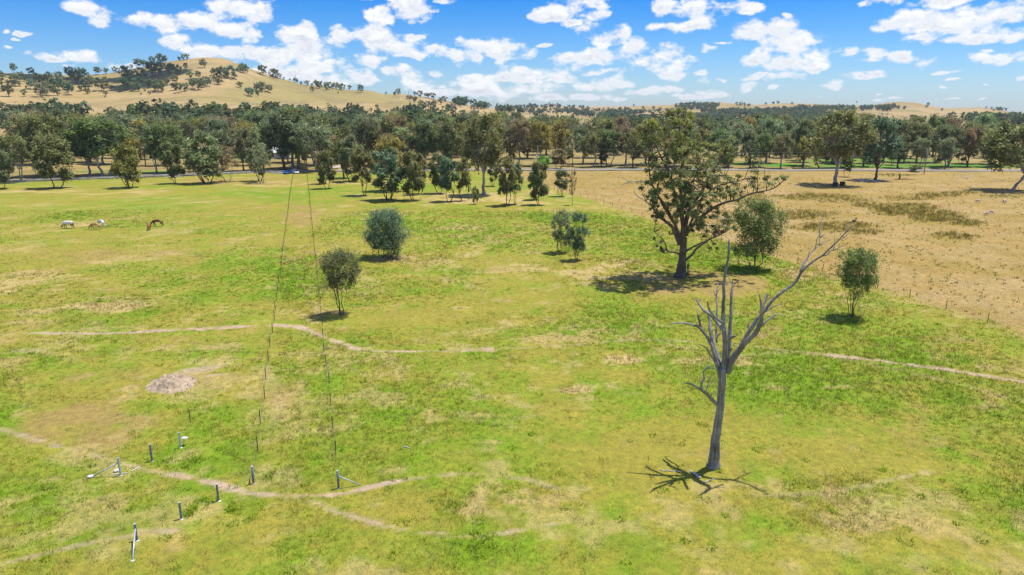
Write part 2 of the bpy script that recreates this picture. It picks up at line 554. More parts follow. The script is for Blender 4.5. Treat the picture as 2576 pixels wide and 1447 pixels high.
TRACKS = [  # picture points, half width (m), strength
    ([(90, 838), (250, 838), (400, 832), (520, 829), (640, 822)], .42, 1.3),
    ([(300, 836), (430, 830), (540, 826), (600, 824)], .55, .9),
    ([(690, 818), (760, 825), (810, 845), (860, 866), (905, 880)], .50, 1.5),
    ([(905, 880), (980, 885), (1080, 884)], .22, 1.2), ([(1080, 884), (1130, 884)], .2, .7), ([(1130, 884), (1180, 881), (1230, 880)], .7, .9),
    ([(1230, 880), (1400, 872), (1530, 862), (1700, 858), (1900, 872), (2080, 893)], .24, .5),
    ([(2080, 893), (2140, 900), (2200, 908), (2340, 927), (2600, 965)], .42, 1.0),
    ([(-80, 1060), (60, 1097), (130, 1118), (230, 1145), (310, 1168), (400, 1188), (500, 1205), (560, 1220)], .28, .7),
    ([(430, 1193), (500, 1206), (560, 1220), (620, 1238), (700, 1246), (800, 1247), (880, 1238), (930, 1225), (1000, 1212)], .30, 1.2),
    ([(960, 1218), (1000, 1212), (1150, 1195), (1300, 1203), (1400, 1230)], .25, .5),
    ([(720, 1247), (790, 1262), (850, 1290), (920, 1312), (1000, 1335), (1100, 1348), (1200, 1352), (1350, 1330), (1500, 1300)], .20, .7),
    ([(-60, 1440), (150, 1390), (300, 1358), (390, 1343)], .22, .55), ([(350, 1350), (390, 1343), (440, 1338)], .55, .8),
    ([(440, 948), (500, 930), (570, 915)], 1.0, .7), ([(520, 946), (580, 941)], .25, .9),
    ([(60, 883), (120, 880)], .7, .4), ([(1900, 1250), (2100, 1240), (2330, 1190)], .3, .4),
    ([(300, 880), (330, 876)], .5, .45), ([(390, 875), (440, 870)], .4, .4),
    ([(660, 925), (700, 1000), (690, 1080)], .8, .18), ([(1820, 905), (2000, 885), (2250, 930), (2576, 1010)], .4, .25),
]
PALE = [([(1380, 470), (1540, 508), (1700, 545), (1860, 600)], 1.2, .7),
        ([(2040, 500), (2180, 508), (2300, 508)], 3.0, .7), ([(1980, 585), (2200, 600), (2576, 700)], 2.0, .5),
        ([(2000, 570), (2150, 640), (2576, 760)], 1.0, .5), ([(1500, 455), (1800, 462)], 3.0, .3)]


def ellw(X, Y, E, nz):
    w = np.zeros_like(X)
    for cx, cy, a, b, s in E:
        d = ((X - cx) / a) ** 2 + ((Y - cy) / b) ** 2
        m = d < 4
        if not m.any(): continue
        w[m] = np.maximum(w[m], s * sstep(1.5, 0.1, d[m] + 0.9 * nz[m]))
    return w


def polyw(x, y, T, nz):
    w = np.zeros_like(x)
    for pts, hw, s in T:
        P = [G(*p) for p in pts]
        # resample smoothly
        Q = []
        for i in range(len(P) - 1):
            p0 = P[max(i - 1, 0)]; p1 = P[i]; p2 = P[i + 1]; p3 = P[min(i + 2, len(P) - 1)]
            for k in range(4):
                t = k / 4
                Q.append(tuple(0.5 * ((2 * p1[j]) + (-p0[j] + p2[j]) * t + (2 * p0[j] - 5 * p1[j] + 4 * p2[j] - p3[j]) * t * t
                                      + (-p0[j] + 3 * p1[j] - 3 * p2[j] + p3[j]) * t ** 3) for j in range(2)))
        Q.append(P[-1])
        Q = np.array(Q)
        pad = hw * 4 + 1
        m = (x > Q[:, 0].min() - pad) & (x < Q[:, 0].max() + pad) & (y > Q[:, 1].min() - pad) & (y < Q[:, 1].max() + pad)
        if not m.any(): continue
        xs, ys = x[m], y[m]
        best = np.full(xs.shape, 1e9)
        for i in range(len(Q) - 1):
            a, b = Q[i], Q[i + 1]
            d = b - a; L = d.dot(d) + 1e-9
            t = np.clip(((xs - a[0]) * d[0] + (ys - a[1]) * d[1]) / L, 0, 1)
            best = np.minimum(best, np.hypot(xs - a[0] - t * d[0], ys - a[1] - t * d[1]))
        w[m] = np.maximum(w[m], s * sstep(hw * 1.25, hw * 0.15, best + nz[m] * hw * 1.1))
    return w


def fence_x(y):
    return 58.0 - 0.30 * (y - 77.5)


def lerp(a, b, t): return a + (b - a) * t[:, None]


def land_colour(x, y, z):
    """returns rgb albedo (n,3) and roughness of the sward (n,)"""
    px, py = project(x, y, z)
    inv = (y < 5)
    px = np.where(inv, -9999, px)
    r = np.hypot(x, y)
    n0 = fbm(x / 34, y / 34, 11, 3); n1 = fbm(x / 12, y / 12, 12, 4); n2 = fbm(x / 3.6, y / 3.6, 13, 4)
    n3 = fbm(x / 1.1, y / 1.1, 14, 3); n5 = fbm(x / 7.5, y / 7.5, 15, 4); n6 = fbm(x / 2.2, y / 2.2, 16, 4)
    we = n1 * 0.8 + n2 * 0.9 + n3 * 0.3
    g = ellw(px, py, GREEN_E, we)
    s = ellw(px, py, STRAW_E, -n5 * 0.9 + n6 * 0.9)
    t = ellw(px, py, TAN_E, n5 * .6 + n2 * .6)
    gg = np.clip(0.27 + 0.7 * n0 + 0.9 * n1 + 0.95 * n2 + 0.7 * n3 + 0.50 * g - 0.30 * t, 0, 1)
    ss = np.clip(sstep(0.10, 0.60, 0.9 * n5 + 1.1 * n6 + 0.55 * n3 - 0.06 + 0.42 * s) * (0.55 + .45 * np.clip(s, 0, 1)), 0, 0.92)
    tt = np.clip(sstep(0.15, 0.7, -0.5 * n1 + 0.5 * n6 + 0.6 * t), 0, 0.85)
    c = lerp(np.tile(C_OLIVE, (len(x), 1)), C_GREEN, gg)
    c = lerp(c, C_TAN, tt)
    c = lerp(c, C_STRAW, ss)
    # dry paddock right of the boundary fence
    fx = fence_x(y)
    dry = sstep(-1.2, 1.2, x - fx + n3 * 1.6 + n2 * 3.2) * (y < 600)
    d = lerp(np.tile(C_DRY, (len(x), 1)), C_DRY2, np.clip(0.45 + 1.3 * n5 + .6 * n3, 0, 1))
    d = lerp(d, np.array([0.305, 0.225, 0.055]), np.clip(0.25 + 1.2 * n1 + .7 * n2, 0, .8))
    ru = ellw(px, py, RUSH_E, n2 * 0.7 + n5 * 0.7 + n3 * .4)
    d = lerp(d, C_DRY2 * 1.07, np.clip(polyw(x, y, PALE, n2 * .8), 0, .9))
    d = lerp(d, C_RUSH, np.clip(ru * 0.85, 0, 0.9))
    c = lerp(c, d, dry)
    fs = sstep(1.5, .3, np.abs(x - fx - .6) + n3 * .9) * (y > 40) * (y < 285) * sstep(-.3, .3, n2 + .15)
    c = lerp(c, np.tile(C_TAN, (len(x), 1)) * 1.15, np.ones(len(x))) * (fs * .6)[:, None] + c * (1 - fs * .6)[:, None]
    # beyond the road: dry woodland floor
    roady = np.interp(x, ROAD_X, ROAD_Y)
    bey = sstep(-6, 6, y - roady)
    wf = lerp(np.tile(np.array([.36, .27, .095]), (len(x), 1)), np.array([.22, .19, .075]), np.clip(0.45 + 1.6 * n1 + .8 * n2, 0, 1))
    c = lerp(c, wf, bey)
    c = lerp(c, C_LUSH, np.clip(ellw(px, py, LUSH_E, n1 * 1.2 + n2 * .8), 0, 1) * (r < 700))
    # brown litter along the fence line near the road
    # far fields
    far = sstep(600, 760, r)
    nf = fbm(x / 150, y / 150, 21, 4); nf2 = fbm(x / 45, y / 45, 22, 4)
    h = lerp(np.tile(C_HILL, (len(x), 1)), C_DRY * 0.92, np.clip(0.35 + 1.3 * nf + .6 * nf2, 0, 1))
    h = lerp(h, C_HGREEN, np.clip(0.10 + 1.2 * nf2 + .6 * nf, 0, .5))
    h = lerp(h, C_HGREEN, np.clip(ellw(px, py, HGREEN_E, nf2 * .8), 0, 1) * .7)
    nf3 = fbm(x / 16, y / 16, 23, 3)
    h = lerp(h, np.array([.255, .205, .100]), np.clip(0.05 + 1.3 * nf3 + .9 * nf2, 0, .7))
    c = lerp(c, h, far)
    # bare cattle pads and tracks
    near = (r < 420)
    k = np.zeros_like(x)
    k[near] = polyw(x[near], y[near], TRACKS, (0.9 * n6 + 0.9 * n3)[near])
    dk = np.clip(k, 0, 1)
    soil = lerp(np.tile(C_SOIL, (len(x), 1)), C_TAN * 1.15, np.clip(.2 + 1.5 * n3, 0, 1))
    c = lerp(c, soil, dk * (1 - dry))
    rough = np.clip(0.45 + 1.2 * n0 + .8 * n1 + .6 * s + .35 * g - 0.7 * t, 0.05, 1.3) * (1 - dk)
    # the left of the meadow is grazed short
    rough *= np.where(px < 700, 0.6, 1.0)
    rough = np.where(dry > 0.5, 0.55 + .5 * n1, rough)
    return np.clip(c, 0.01, 0.75), rough, dry, ru


# road centre line
ROAD_PX = [(-260, 480), (0, 456), (200, 449), (400, 441.5), (560, 436.5), (740, 431), (900, 429), (1110, 427.5), (1300, 427),
           (1600, 427.5), (2000, 427), (2300, 429), (2576, 430.5), (2900, 431)]
RP = [G(a, b) for a, b in ROAD_PX]
RP = [(-700, 170)] + RP + [(700, 330)]
ROAD_X = np.array([p[0] for p in RP]); ROAD_Y = np.array([p[1] for p in RP])

# ------------------------------------------------------------------ ground sheet
def axis(fine0, fine1, step, g, lim0, lim1):
    a = list(np.arange(fine0, fine1 + 1e-6, step))
    s = step; v = a[-1]
    while v < lim1:
        s *= (1 + g * 0 + 0) ; s = max(step, abs(v - (fine0 + fine1) / 2) * g); v += s; a.append(v)
    s = step; v = a[0]
    b = []
    while v > lim0:
        s = max(step, abs(v - (fine0 + fine1) / 2) * g); v -= s; b.append(v)
    return np.array(b[::-1] + a)


xs = axis(-44, 52, 0.31, 0.0215, -5200, 5200)
yl = list(np.arange(28, 92, 0.31)); v = yl[-1]
while v < 4950:
    v += max(0.31, v * 0.0080) if v < 700 else (v * 0.0085 if v < 2800 else v * 0.03); yl.append(v)
yb = []; v = 28
while v > -900:
    v -= max(0.8, (29 - v) * 0.15); yb.append(v)
ys = np.array(yb[::-1] + yl)
GX, GY = np.meshgrid(xs, ys)
gx, gy = GX.ravel(), GY.ravel()
gz = terrain(gx, gy)
gcol, grough, gdry, grush = land_colour(gx, gy, gz)
nx, ny = len(xs), len(ys)
print('ground verts', nx * ny)
ii = (np.arange(ny - 1)[:, None] * nx + np.arange(nx - 1)[None, :]).ravel()
GF = np.stack([ii, ii + 1, ii + nx + 1, ii + nx], axis=1)

gm, nt, out = new_mat('meadow_ground')
att = N(nt, 'ShaderNodeAttribute', attribute_name='land')
geo = N(nt, 'ShaderNodeNewGeometry')
pos = geo.outputs['Position']
b = N(nt, 'ShaderNodeBsdfPrincipled')
b.inputs['Roughness'].default_value = 0.9
b.inputs['Specular IOR Level'].default_value = 0.12
na = noise(nt, pos, 1.6, 6, 0.65)
nb = noise(nt, pos, 9.0, 5, 0.7)
nc = noise(nt, pos, 0.22, 5, 0.6)
va = maprange(nt, na.outputs[0], 0.3, 0.7, 0.80, 1.20)
vb = maprange(nt, nb.outputs[0], 0.3, 0.7, 0.74, 1.24)
vc = maprange(nt, nc.outputs[0], 0.3, 0.7, 0.90, 1.10)
v = math_(nt, 'MULTIPLY', math_(nt, 'MULTIPLY', va, vb), vc)
sc1 = N(nt, 'ShaderNodeVectorMath', operation='SCALE')
nt.links.new(att.outputs['Color'], sc1.inputs[0]); nt.links.new(v, sc1.inputs['Scale'])
hue = mixc(nt, maprange(nt, na.outputs[0], 0.40, 0.64, 0, 0.55), sc1.outputs[0], (1.18, 1.02, 0.90), 'MULTIPLY')
nt.links.new(hue, b.inputs['Base Color'])
bp = N(nt, 'ShaderNodeBump'); bp.inputs['Strength'].default_value = 0.55; bp.inputs['Distance'].default_value = 0.12
nt.links.new(nb.outputs[0], bp.inputs['Height'])
bp2 = N(nt, 'ShaderNodeBump'); bp2.inputs['Strength'].default_value = 0.5; bp2.inputs['Distance'].default_value = 0.35
nt.links.new(na.outputs[0], bp2.inputs['Height']); nt.links.new(bp.outputs[0], bp2.inputs['Normal'])
nt.links.new(bp2.outputs[0], b.inputs['Normal'])
nt.links.new(b.outputs[0], out.inputs[0])
gmesh = np_mesh('ground', np.stack([gx, gy, gz], 1), GF, gm,
                {'land': ('FLOAT_COLOR', np.concatenate([gcol, np.ones((len(gx), 1))], 1))}, smooth=True)
ground = link('ground', gmesh)
tag(ground, 'rolling meadow, dry paddock and golden hills', kind='structure')

# ------------------------------------------------------------------ grass tufts
def grass_mat(name):
    m, nt, out = new_mat(name)
    att = N(nt, 'ShaderNodeAttribute', attribute_name='blade')
    d = N(nt, 'ShaderNodeBsdfDiffuse'); t = N(nt, 'ShaderNodeBsdfTranslucent')
    nt.links.new(att.outputs['Color'], d.inputs[0]); nt.links.new(att.outputs['Color'], t.inputs[0])
    mx = N(nt, 'ShaderNodeMixShader'); mx.inputs[0].default_value = 0.40
    g = N(nt, 'ShaderNodeNewGeometry')
    up = N(nt, 'ShaderNodeVectorMath', operation='MULTIPLY_ADD')
    nt.links.new(g.outputs['Normal'], up.inputs[0]); up.inputs[1].default_value = (0.5, 0.5, 0.5); up.inputs[2].default_value = (0, 0, 0.6)
    nm = N(nt, 'ShaderNodeVectorMath', operation='NORMALIZE'); nt.links.new(up.outputs[0], nm.inputs[0])
    nt.links.new(nm.outputs[0], d.inputs['Normal'])
    nt.links.new(d.outputs[0], mx.inputs[1]); nt.links.new(t.outputs[0], mx.inputs[2])
    nt.links.new(mx.outputs[0], out.inputs[0])
    return m


M_GRASS = grass_mat('grass_blades')


def blades(x, y, z, size, height, col, nb, width, lean):
    """one triangle per blade, nb blades per tuft; returns V,F,C"""
    n = len(x)
    k = n * nb
    a = RNG.uniform(0, 2 * np.pi, (n, nb)); rr = np.sqrt(RNG.uniform(0, 1, (n, nb))) * size[:, None]
    bx = x[:, None] + np.cos(a) * rr; by = y[:, None] + np.sin(a) * rr
    h = height[:, None] * RNG.uniform(0.55, 1.15, (n, nb))
    la = a + RNG.normal(0, 0.7, (n, nb)); ln = h * lean * RNG.uniform(0.2, 1.3, (n, nb))
    wa = RNG.uniform(0, 2 * np.pi, (n, nb)); w = width[:, None] * RNG.uniform(0.6, 1.3, (n, nb))
    zb = z[:, None] - 0.03
    V = np.empty((n, nb, 3, 3))
    V[:, :, 0] = np.stack([bx - np.cos(wa) * w, by - np.sin(wa) * w, zb + 0 * h], -1)
    V[:, :, 1] = np.stack([bx + np.cos(wa) * w, by + np.sin(wa) * w, zb + 0 * h], -1)
    V[:, :, 2] = np.stack([bx + np.cos(la) * ln, by + np.sin(la) * ln, zb + h], -1)
    C = np.empty((n, nb, 3, 4)); C[..., 3] = 1
    jit = RNG.uniform(0.68, 1.40, (n, nb, 1, 1))
    C[..., :3] = col[:, None, None, :] * jit
    tip = RNG.uniform(0, 1, (n, nb, 1))
    C[:, :, 2, :3] = C[:, :, 2, :3] * (1.05 + 0.15 * tip)
    return V.reshape(-1, 3), C.reshape(-1, 4)


def wedge_points(n, d0, d1, power=1.0):
    """points over the visible ground, denser close by"""
    u = RNG.uniform(0, 1, n)
    d = d0 * (d1 / d0) ** (u ** power)
    x = RNG.uniform(-1, 1, n) * (d * 0.80 + 6)
    return x, d


tx, ty = wedge_points(105000, 30, 175, 0.92)
tz = terrain(tx, ty)
tc_, tr, tdry, tru = land_colour(tx, ty, tz)
keep = (RNG.uniform(0, 1, len(tx)) < np.clip(0.25 + tr, 0, 1)) & (tdry < 0.5)
tx, ty, tz, tc_, tr = tx[keep], ty[keep], tz[keep], tc_[keep], tr[keep]
dist = np.hypot(tx, ty)
grow = np.clip(dist / 55, 0.8, 2.6)
jit = RNG.uniform(0, 1, len(tx))
tcol = tc_ * RNG.uniform(0.86, 1.2, (len(tx), 1))
# some tufts greener, some gone to straw
gr = (jit < 0.22); st = (jit > 0.86)
tcol[gr] = tcol[gr] * 0.45 + C_GREEN * 0.55
tcol[st] = tcol[st] * 0.5 + C_STRAW * 0.5
V, C = blades(tx, ty, tz, 0.11 * grow, (0.09 + 0.17 * tr) * np.sqrt(grow), tcol * 1.02, 6, 0.020 * grow ** 1.1, 0.95)
F = np.arange(len(V)).reshape(-1, 3)
# coarser tussocks where the sward is rank
bx_, by_ = wedge_points(16000, 31, 170, 0.9)
bz_ = terrain(bx_, by_); bc, br, bdry, _ = land_colour(bx_, by_, bz_)
cl_ = fbm(bx_ / 5, by_ / 5, 81, 3)
kk_ = (bdry < .5) & (RNG.uniform(0, 1, len(bx_)) < np.clip(br * 1.1 - .35 + cl_, 0, 1))
bx_, by_, bz_, bc, cl_ = bx_[kk_], by_[kk_], bz_[kk_], bc[kk_], cl_[kk_]
kind_ = RNG.uniform(0, 1, len(bx_))[:, None]
tcol2 = np.where(kind_ < .34, C_GREEN * .85, np.where(kind_ < .72, C_STRAW * 1.02, np.where(kind_ < .86, C_OLIVE * 1.1, bc * 1.05)))
gb_ = np.clip(np.hypot(bx_, by_) / 60, .8, 2.2)
V2, C2 = blades(bx_, by_, bz_, .26 * np.sqrt(gb_), RNG.uniform(.18, .42, len(bx_)), tcol2 * .6 + bc * .4, 15, .022 * gb_, 1.0)
# broad green weeds scattered through it
wx_, wy_ = wedge_points(260, 31, 110, 0.95)
near_ = [(520, 1262), (505, 1150), (440, 1160), (660, 1205), (590, 1270), (620, 1290), (1200, 1385), (480, 1285)]
P_ = np.array([G(*q) for q in near_])
wx_ = np.concatenate([wx_, np.repeat(P_[:, 0], 7) + RNG.normal(0, .6, 7 * len(P_))]); wy_ = np.concatenate([wy_, np.repeat(P_[:, 1], 7) + RNG.normal(0, .6, 7 * len(P_))])
wz_ = terrain(wx_, wy_); wc_, wr_, wd_, _ = land_colour(wx_, wy_, wz_); q_ = wd_ < .5
wx_, wy_, wz_ = wx_[q_], wy_[q_], wz_[q_]
wcol = C_GREEN[None, :] * RNG.uniform(1.0, 1.35, (len(wx_), 1))
V3, C3 = blades(wx_, wy_, wz_, RNG.uniform(.2, .5, len(wx_)), RNG.uniform(.10, .30, len(wx_)), wcol, 40, np.full(len(wx_), .035), 1.0)
V = np.concatenate([V, V2, V3]); C = np.concatenate([C, C2, C3]); F = np.arange(len(V)).reshape(-1, 3)
print('grass tris', len(F))
gme = np_mesh('grass', V, F, M_GRASS, {'blade': ('FLOAT_COLOR', C)})
tag(link('grass', gme), 'green and straw coloured grass growing over the meadow', kind='stuff')

# rushes and stubble in the dry paddock
rx_, ry_ = wedge_points(90000, 62, 285, 0.75)
rz_ = terrain(rx_, ry_)
rc, rr_, rdry, rru = land_colour(rx_, ry_, rz_)
clump = fbm(rx_ / 9, ry_ / 9, 51, 3)
p = np.clip(0.045 + 0.07 * (clump > 0.1) + 0.8 * rru, 0, 1)
isr = RNG.uniform(0, 1, len(rx_)) < p
ok = (rdry > 0.5) & (rx_ > fence_x(ry_) + 1)
ra = ok & isr
x_, y_, z_ = rx_[ra], ry_[ra], rz_[ra]
col = np.tile(np.array([0.25, 0.20, 0.045]), (len(x_), 1)) * RNG.uniform(0.75, 1.5, (len(x_), 1))
V, C = blades(x_, y_, z_, np.where(rru[ra] > .3, .40, .20), np.where(rru[ra] > .3, .85, .45) * RNG.uniform(0.6, 1.15, len(x_)), col, 9, np.full(len(x_), 0.035), 0.35)
tag(link('rushes', np_mesh('rushes', V, np.arange(len(V)).reshape(-1, 3), M_GRASS, {'blade': ('FLOAT_COLOR', C)})),
    'olive brown rush tussocks in the dry paddock', kind='stuff')
rb_ = ok & ~isr
x_, y_, z_ = rx_[rb_], ry_[rb_], rz_[rb_]
col = rc[rb_] * RNG.uniform(0.95, 1.15, (len(x_), 1))
V, C = blades(x_, y_, z_, np.full(len(x_), 0.30), RNG.uniform(0.08, 0.22, len(x_)), col, 5, np.full(len(x_), 0.028), 1.1)
tag(link('dry_grass', np_mesh('dry_grass', V, np.arange(len(V)).reshape(-1, 3), M_GRASS, {'blade': ('FLOAT_COLOR', C)})),
    'dry golden grass over the right hand paddock', kind='stuff')
#PART2

# ------------------------------------------------------------------ tree materials
def leaf_mat(name, gloss=0.03):
    m, nt, out = new_mat(name)
    oi = N(nt, 'ShaderNodeObjectInfo')
    at = N(nt, 'ShaderNodeAttribute', attribute_name='tint')
    sepc = N(nt, 'ShaderNodeSeparateColor')
    nt.links.new(at.outputs['Color'], sepc.inputs[0])
    f = maprange(nt, sepc.outputs[0], 0, 1, 1.05, 2.9)
    s = N(nt, 'ShaderNodeVectorMath', operation='SCALE')
    nt.links.new(oi.outputs['Color'], s.inputs[0]); nt.links.new(f, s.inputs['Scale'])
    # some clumps carry younger yellow leaf or dry brown tips
    c2 = mixc(nt, maprange(nt, sepc.outputs[1], 0.55, 1.0, 0, 0.75), s.outputs[0], (1.55, 1.38, 0.70), 'MULTIPLY')
    c3 = mixc(nt, maprange(nt, sepc.outputs[2], 0.86, 1.0, 0, 0.7), c2, (0.17, 0.115, 0.06))
    d = N(nt, 'ShaderNodeBsdfPrincipled'); d.inputs['Roughness'].default_value = 0.5
    d.inputs['Specular IOR Level'].default_value = gloss * 3
    t = N(nt, 'ShaderNodeBsdfTranslucent')
    nt.links.new(c3, d.inputs['Base Color']); nt.links.new(c3, t.inputs[0])
    mx = N(nt, 'ShaderNodeMixShader'); mx.inputs[0].default_value = 0.42
    g = N(nt, 'ShaderNodeNewGeometry')
    up = N(nt, 'ShaderNodeVectorMath', operation='MULTIPLY_ADD')
    nt.links.new(g.outputs['Normal'], up.inputs[0]); up.inputs[1].default_value = (0.7, 0.7, 0.7); up.inputs[2].default_value = (0, 0, 0.35)
    nm = N(nt, 'ShaderNodeVectorMath', operation='NORMALIZE'); nt.links.new(up.outputs[0], nm.inputs[0])
    nt.links.new(nm.outputs[0], d.inputs['Normal'])
    nt.links.new(d.outputs[0], mx.inputs[1]); nt.links.new(t.outputs[0], mx.inputs[2])
    nt.links.new(mx.outputs[0], out.inputs[0])
    return m


def bark_mat(name, c1, c2, scale=3.0, rough=0.85, bump=0.5, streak=6.0):
    m, nt, out = new_mat(name)
    tcn = N(nt, 'ShaderNodeTexCoord')
    mp = N(nt, 'ShaderNodeMapping'); mp.inputs['Scale'].default_value = (streak, streak, 0.6)
    nt.links.new(tcn.outputs['Object'], mp.inputs[0])
    a = noise(nt, mp.outputs[0], scale, 6, 0.65)
    b_ = noise(nt, tcn.outputs['Object'], 0.8, 4, 0.6)
    f = math_(nt, 'ADD', math_(nt, 'MULTIPLY', a.outputs[0], 0.6), math_(nt, 'MULTIPLY', b_.outputs[0], 0.5))
    c = mixc(nt, maprange(nt, f, 0.38, 0.72, 0, 1), c1, c2)
    p = N(nt, 'ShaderNodeBsdfPrincipled'); p.inputs['Roughness'].default_value = rough
    p.inputs['Specular IOR Level'].default_value = 0.2
    nt.links.new(c, p.inputs['Base Color'])
    bmp = N(nt, 'ShaderNodeBump'); bmp.inputs['Strength'].default_value = bump; bmp.inputs['Distance'].default_value = 0.06
    nt.links.new(a.outputs[0], bmp.inputs['Height']); nt.links.new(bmp.outputs[0], p.inputs['Normal'])
    nt.links.new(p.outputs[0], out.inputs[0])
    return m


M_LEAF = leaf_mat('gum_leaves')
M_BARK = bark_mat('dark_gum_bark', (0.055, 0.043, 0.034), (0.20, 0.16, 0.125))
M_BARKP = bark_mat('pale_gum_bark', (0.16, 0.14, 0.12), (0.55, 0.50, 0.45))
M_BARKG = bark_mat('big_gum_bark', (0.05, 0.034, 0.026), (0.25, 0.19, 0.15), 2.0)
M_DEAD = bark_mat('weathered_dead_wood', (0.075, 0.068, 0.062), (0.46, 0.43, 0.395), 1.0, 0.85, 1.0, 9.0)
M_DEADP = bark_mat('bleached_dead_wood', (0.38, 0.36, 0.33), (0.75, 0.73, 0.69), 3.0)


def leaf_cloud(rng, centers, radii, counts, size, hollow=0.35, droop=0.0, yellow=None):
    """leaf sized quads gathered in clumps; returns V,F,T"""
    Vs, Ts = [], []
    for (c, r, n) in zip(centers, radii, counts):
        n = int(n)
        if n < 1: continue
        d = rng.normal(size=(n, 3)); d /= np.linalg.norm(d, axis=1)[:, None] + 1e-9
        rr = np.where(rng.uniform(0, 1, n) < 0.45, hollow + (1 - hollow) * rng.uniform(0, 1, n) ** 0.6, np.abs(rng.normal(0, 0.72, n)))
        lump = 1 + 0.28 * np.sin(d[:, 0] * 5 + c[0] * 3) * np.cos(d[:, 1] * 4 + c[1]) + 0.15 * rng.normal(size=n)
        p = np.array(c) + d * (rr * lump)[:, None] * np.array(r)
        u = rng.normal(size=(n, 3)); u /= np.linalg.norm(u, axis=1)[:, None]
        nrm = d * 0.7 + rng.normal(size=(n, 3)) * 0.75 + np.array([0, 0, 0.35])
        nrm /= np.linalg.norm(nrm, axis=1)[:, None]
        u = np.cross(nrm, u); u /= np.linalg.norm(u, axis=1)[:, None] + 1e-9
        w = np.cross(nrm, u)
        s = size * rng.uniform(0.55, 1.35, n)[:, None]
        q = np.stack([p - u * s, p + w * s * 0.42, p + u * s, p - w * s * 0.42], axis=1)
        Vs.append(q.reshape(-1, 3))
        base = rng.uniform(0.08, 0.80)
        t = np.empty((n, 4))
        t[:, 0] = np.clip(base + rng.normal(0, 0.22, n), 0, 1)
        yb_ = (yellow(p) if yellow is not None else 0) + rng.uniform(0, 0.55)
        t[:, 1] = np.clip(yb_ - .12 + rng.normal(0, 0.18, n), 0, 1)
        t[:, 2] = rng.uniform(0, 1, n); t[:, 3] = 1
        Ts.append(np.repeat(t, 4, axis=0))
    V = np.concatenate(Vs); T = np.concatenate(Ts)
    return V, np.arange(len(V)).reshape(-1, 4), T


def curve(p0, p1, bend, n, rng, wob):
    P = []
    p0 = np.array(p0, float); p1 = np.array(p1, float)
    L = np.linalg.norm(p1 - p0)
    for i in range(n + 1):
        t = i / n
        q = p0 + (p1 - p0) * t
        q[2] += bend * L * math.sin(math.pi * t) * 0.5
        q[0] -= (p1[0] - p0[0]) * 0.35 * math.sin(math.pi * t) * max(bend, 0) * 2
        q[1] -= (p1[1] - p0[1]) * 0.35 * math.sin(math.pi * t) * max(bend, 0) * 2
        if 0 < i < n: q += rng.normal(size=3) * wob * L
        P.append(tuple(q))
    return P


def gum(seed, H, R, tf, stems, lobes, leaves, lsize, top=0.0, lean=0.0, sub=6, hollow=0.3, low=0.0, sides=5, rt=None, dens=1.0):
    """a eucalypt: trunk and limbs as one mesh, leafy crown as another"""
    rng = np.random.default_rng(seed)
    mb = MB()
    rt = rt or (0.022 * H + 0.03)
    cz0 = H * tf
    ch = H - cz0
    cz = cz0 + ch * 0.5
    centers, radii = [], []
    # forks
    bases = []
    for s in range(stems):
        a = rng.uniform(0, 2 * math.pi)
        off = 0.0 if stems == 1 else rt * 2.2 + 0.01 * H
        b = (math.cos(a) * off, math.sin(a) * off, -0.15)
        spread = 0 if stems == 1 else R * 0.28
        fz = cz0 * rng.uniform(0.75, 1.05) + ch * 0.05
        fk = (math.cos(a) * (off + spread) + lean * fz, math.sin(a) * (off + spread), fz)
        r0 = rt * (1.0 if stems == 1 else 0.62)
        P = curve(b, fk, 0.0, 5, rng, 0.02)
        mb.tube(P, [r0 * (1.55 if i == 0 else 1.0) * (1 - 0.35 * i / 5) for i in range(6)], sides + 1, caps=False, wob=0.15, seed=seed)
        bases.append((fk, r0 * 0.65))
    ga = rng.uniform(0, 6.28)
    for l in range(lobes):
        t = (l + 0.5) / lobes
        zz = 1 - 1.75 * t                        # top downward
        zz = max(zz, -0.85)
        kx = 1.0 if zz > -0.2 else 0.80
        rxy = math.sqrt(max(0.0, 1 - zz * zz))
        ga += 2.39996
        k = rng.uniform(0.50, 0.82)
        lc = np.array([math.cos(ga) * rxy * R * k * kx + lean * cz, math.sin(ga) * rxy * R * k * kx,
                       cz + zz * ch * 0.41 * (1 + top * .6) + rng.normal() * ch * 0.05 - low * rxy * ch * 0.18])
        fk, fr = bases[l % stems]
        st = np.array(fk) + (lc - np.array(fk)) * 0.0
        P = curve(fk, lc, 0.16, 5, rng, 0.045)
        rr = fr * rng.uniform(0.5, 0.8)
        mb.tube(P, [rr * (1 - 0.72 * i / 5) for i in range(6)], sides, caps=False, wob=0.1, seed=seed + l)
        lr = R * rng.uniform(0.30, 0.46)
        for c in range(sub + 3):
            d = rng.normal(size=3); d /= np.linalg.norm(d)
            d[2] = d[2] * 0.75 + 0.15
            cc = lc + d * lr * rng.uniform(0.45, 0.95) * np.array([1, 1, min(1.25, ch / (2 * R) + 0.25)])
            if cc[2] > H * 0.985: cc[2] = H * rng.uniform(0.90, 0.985)
            q = curve(P[3], cc, 0.08, 3, rng, 0.05)
            mb.tube(q, [rr * 0.30 * (1 - 0.7 * i / 3) for i in range(4)], 3, caps=False)
            centers.append(cc)
            kk = R * rng.uniform(0.13, 0.25)
            radii.append(np.array([kk, kk, kk * rng.uniform(0.9, 1.6)]))
    vol = np.array([r[0] ** 2 for r in radii]); cnt = vol / vol.sum() * leaves * dens
    V, F, T = leaf_cloud(rng, centers, radii, cnt, lsize, hollow)
    V[:, 2] = np.maximum(V[:, 2], 0.15)
    return mb, (V, F, T)


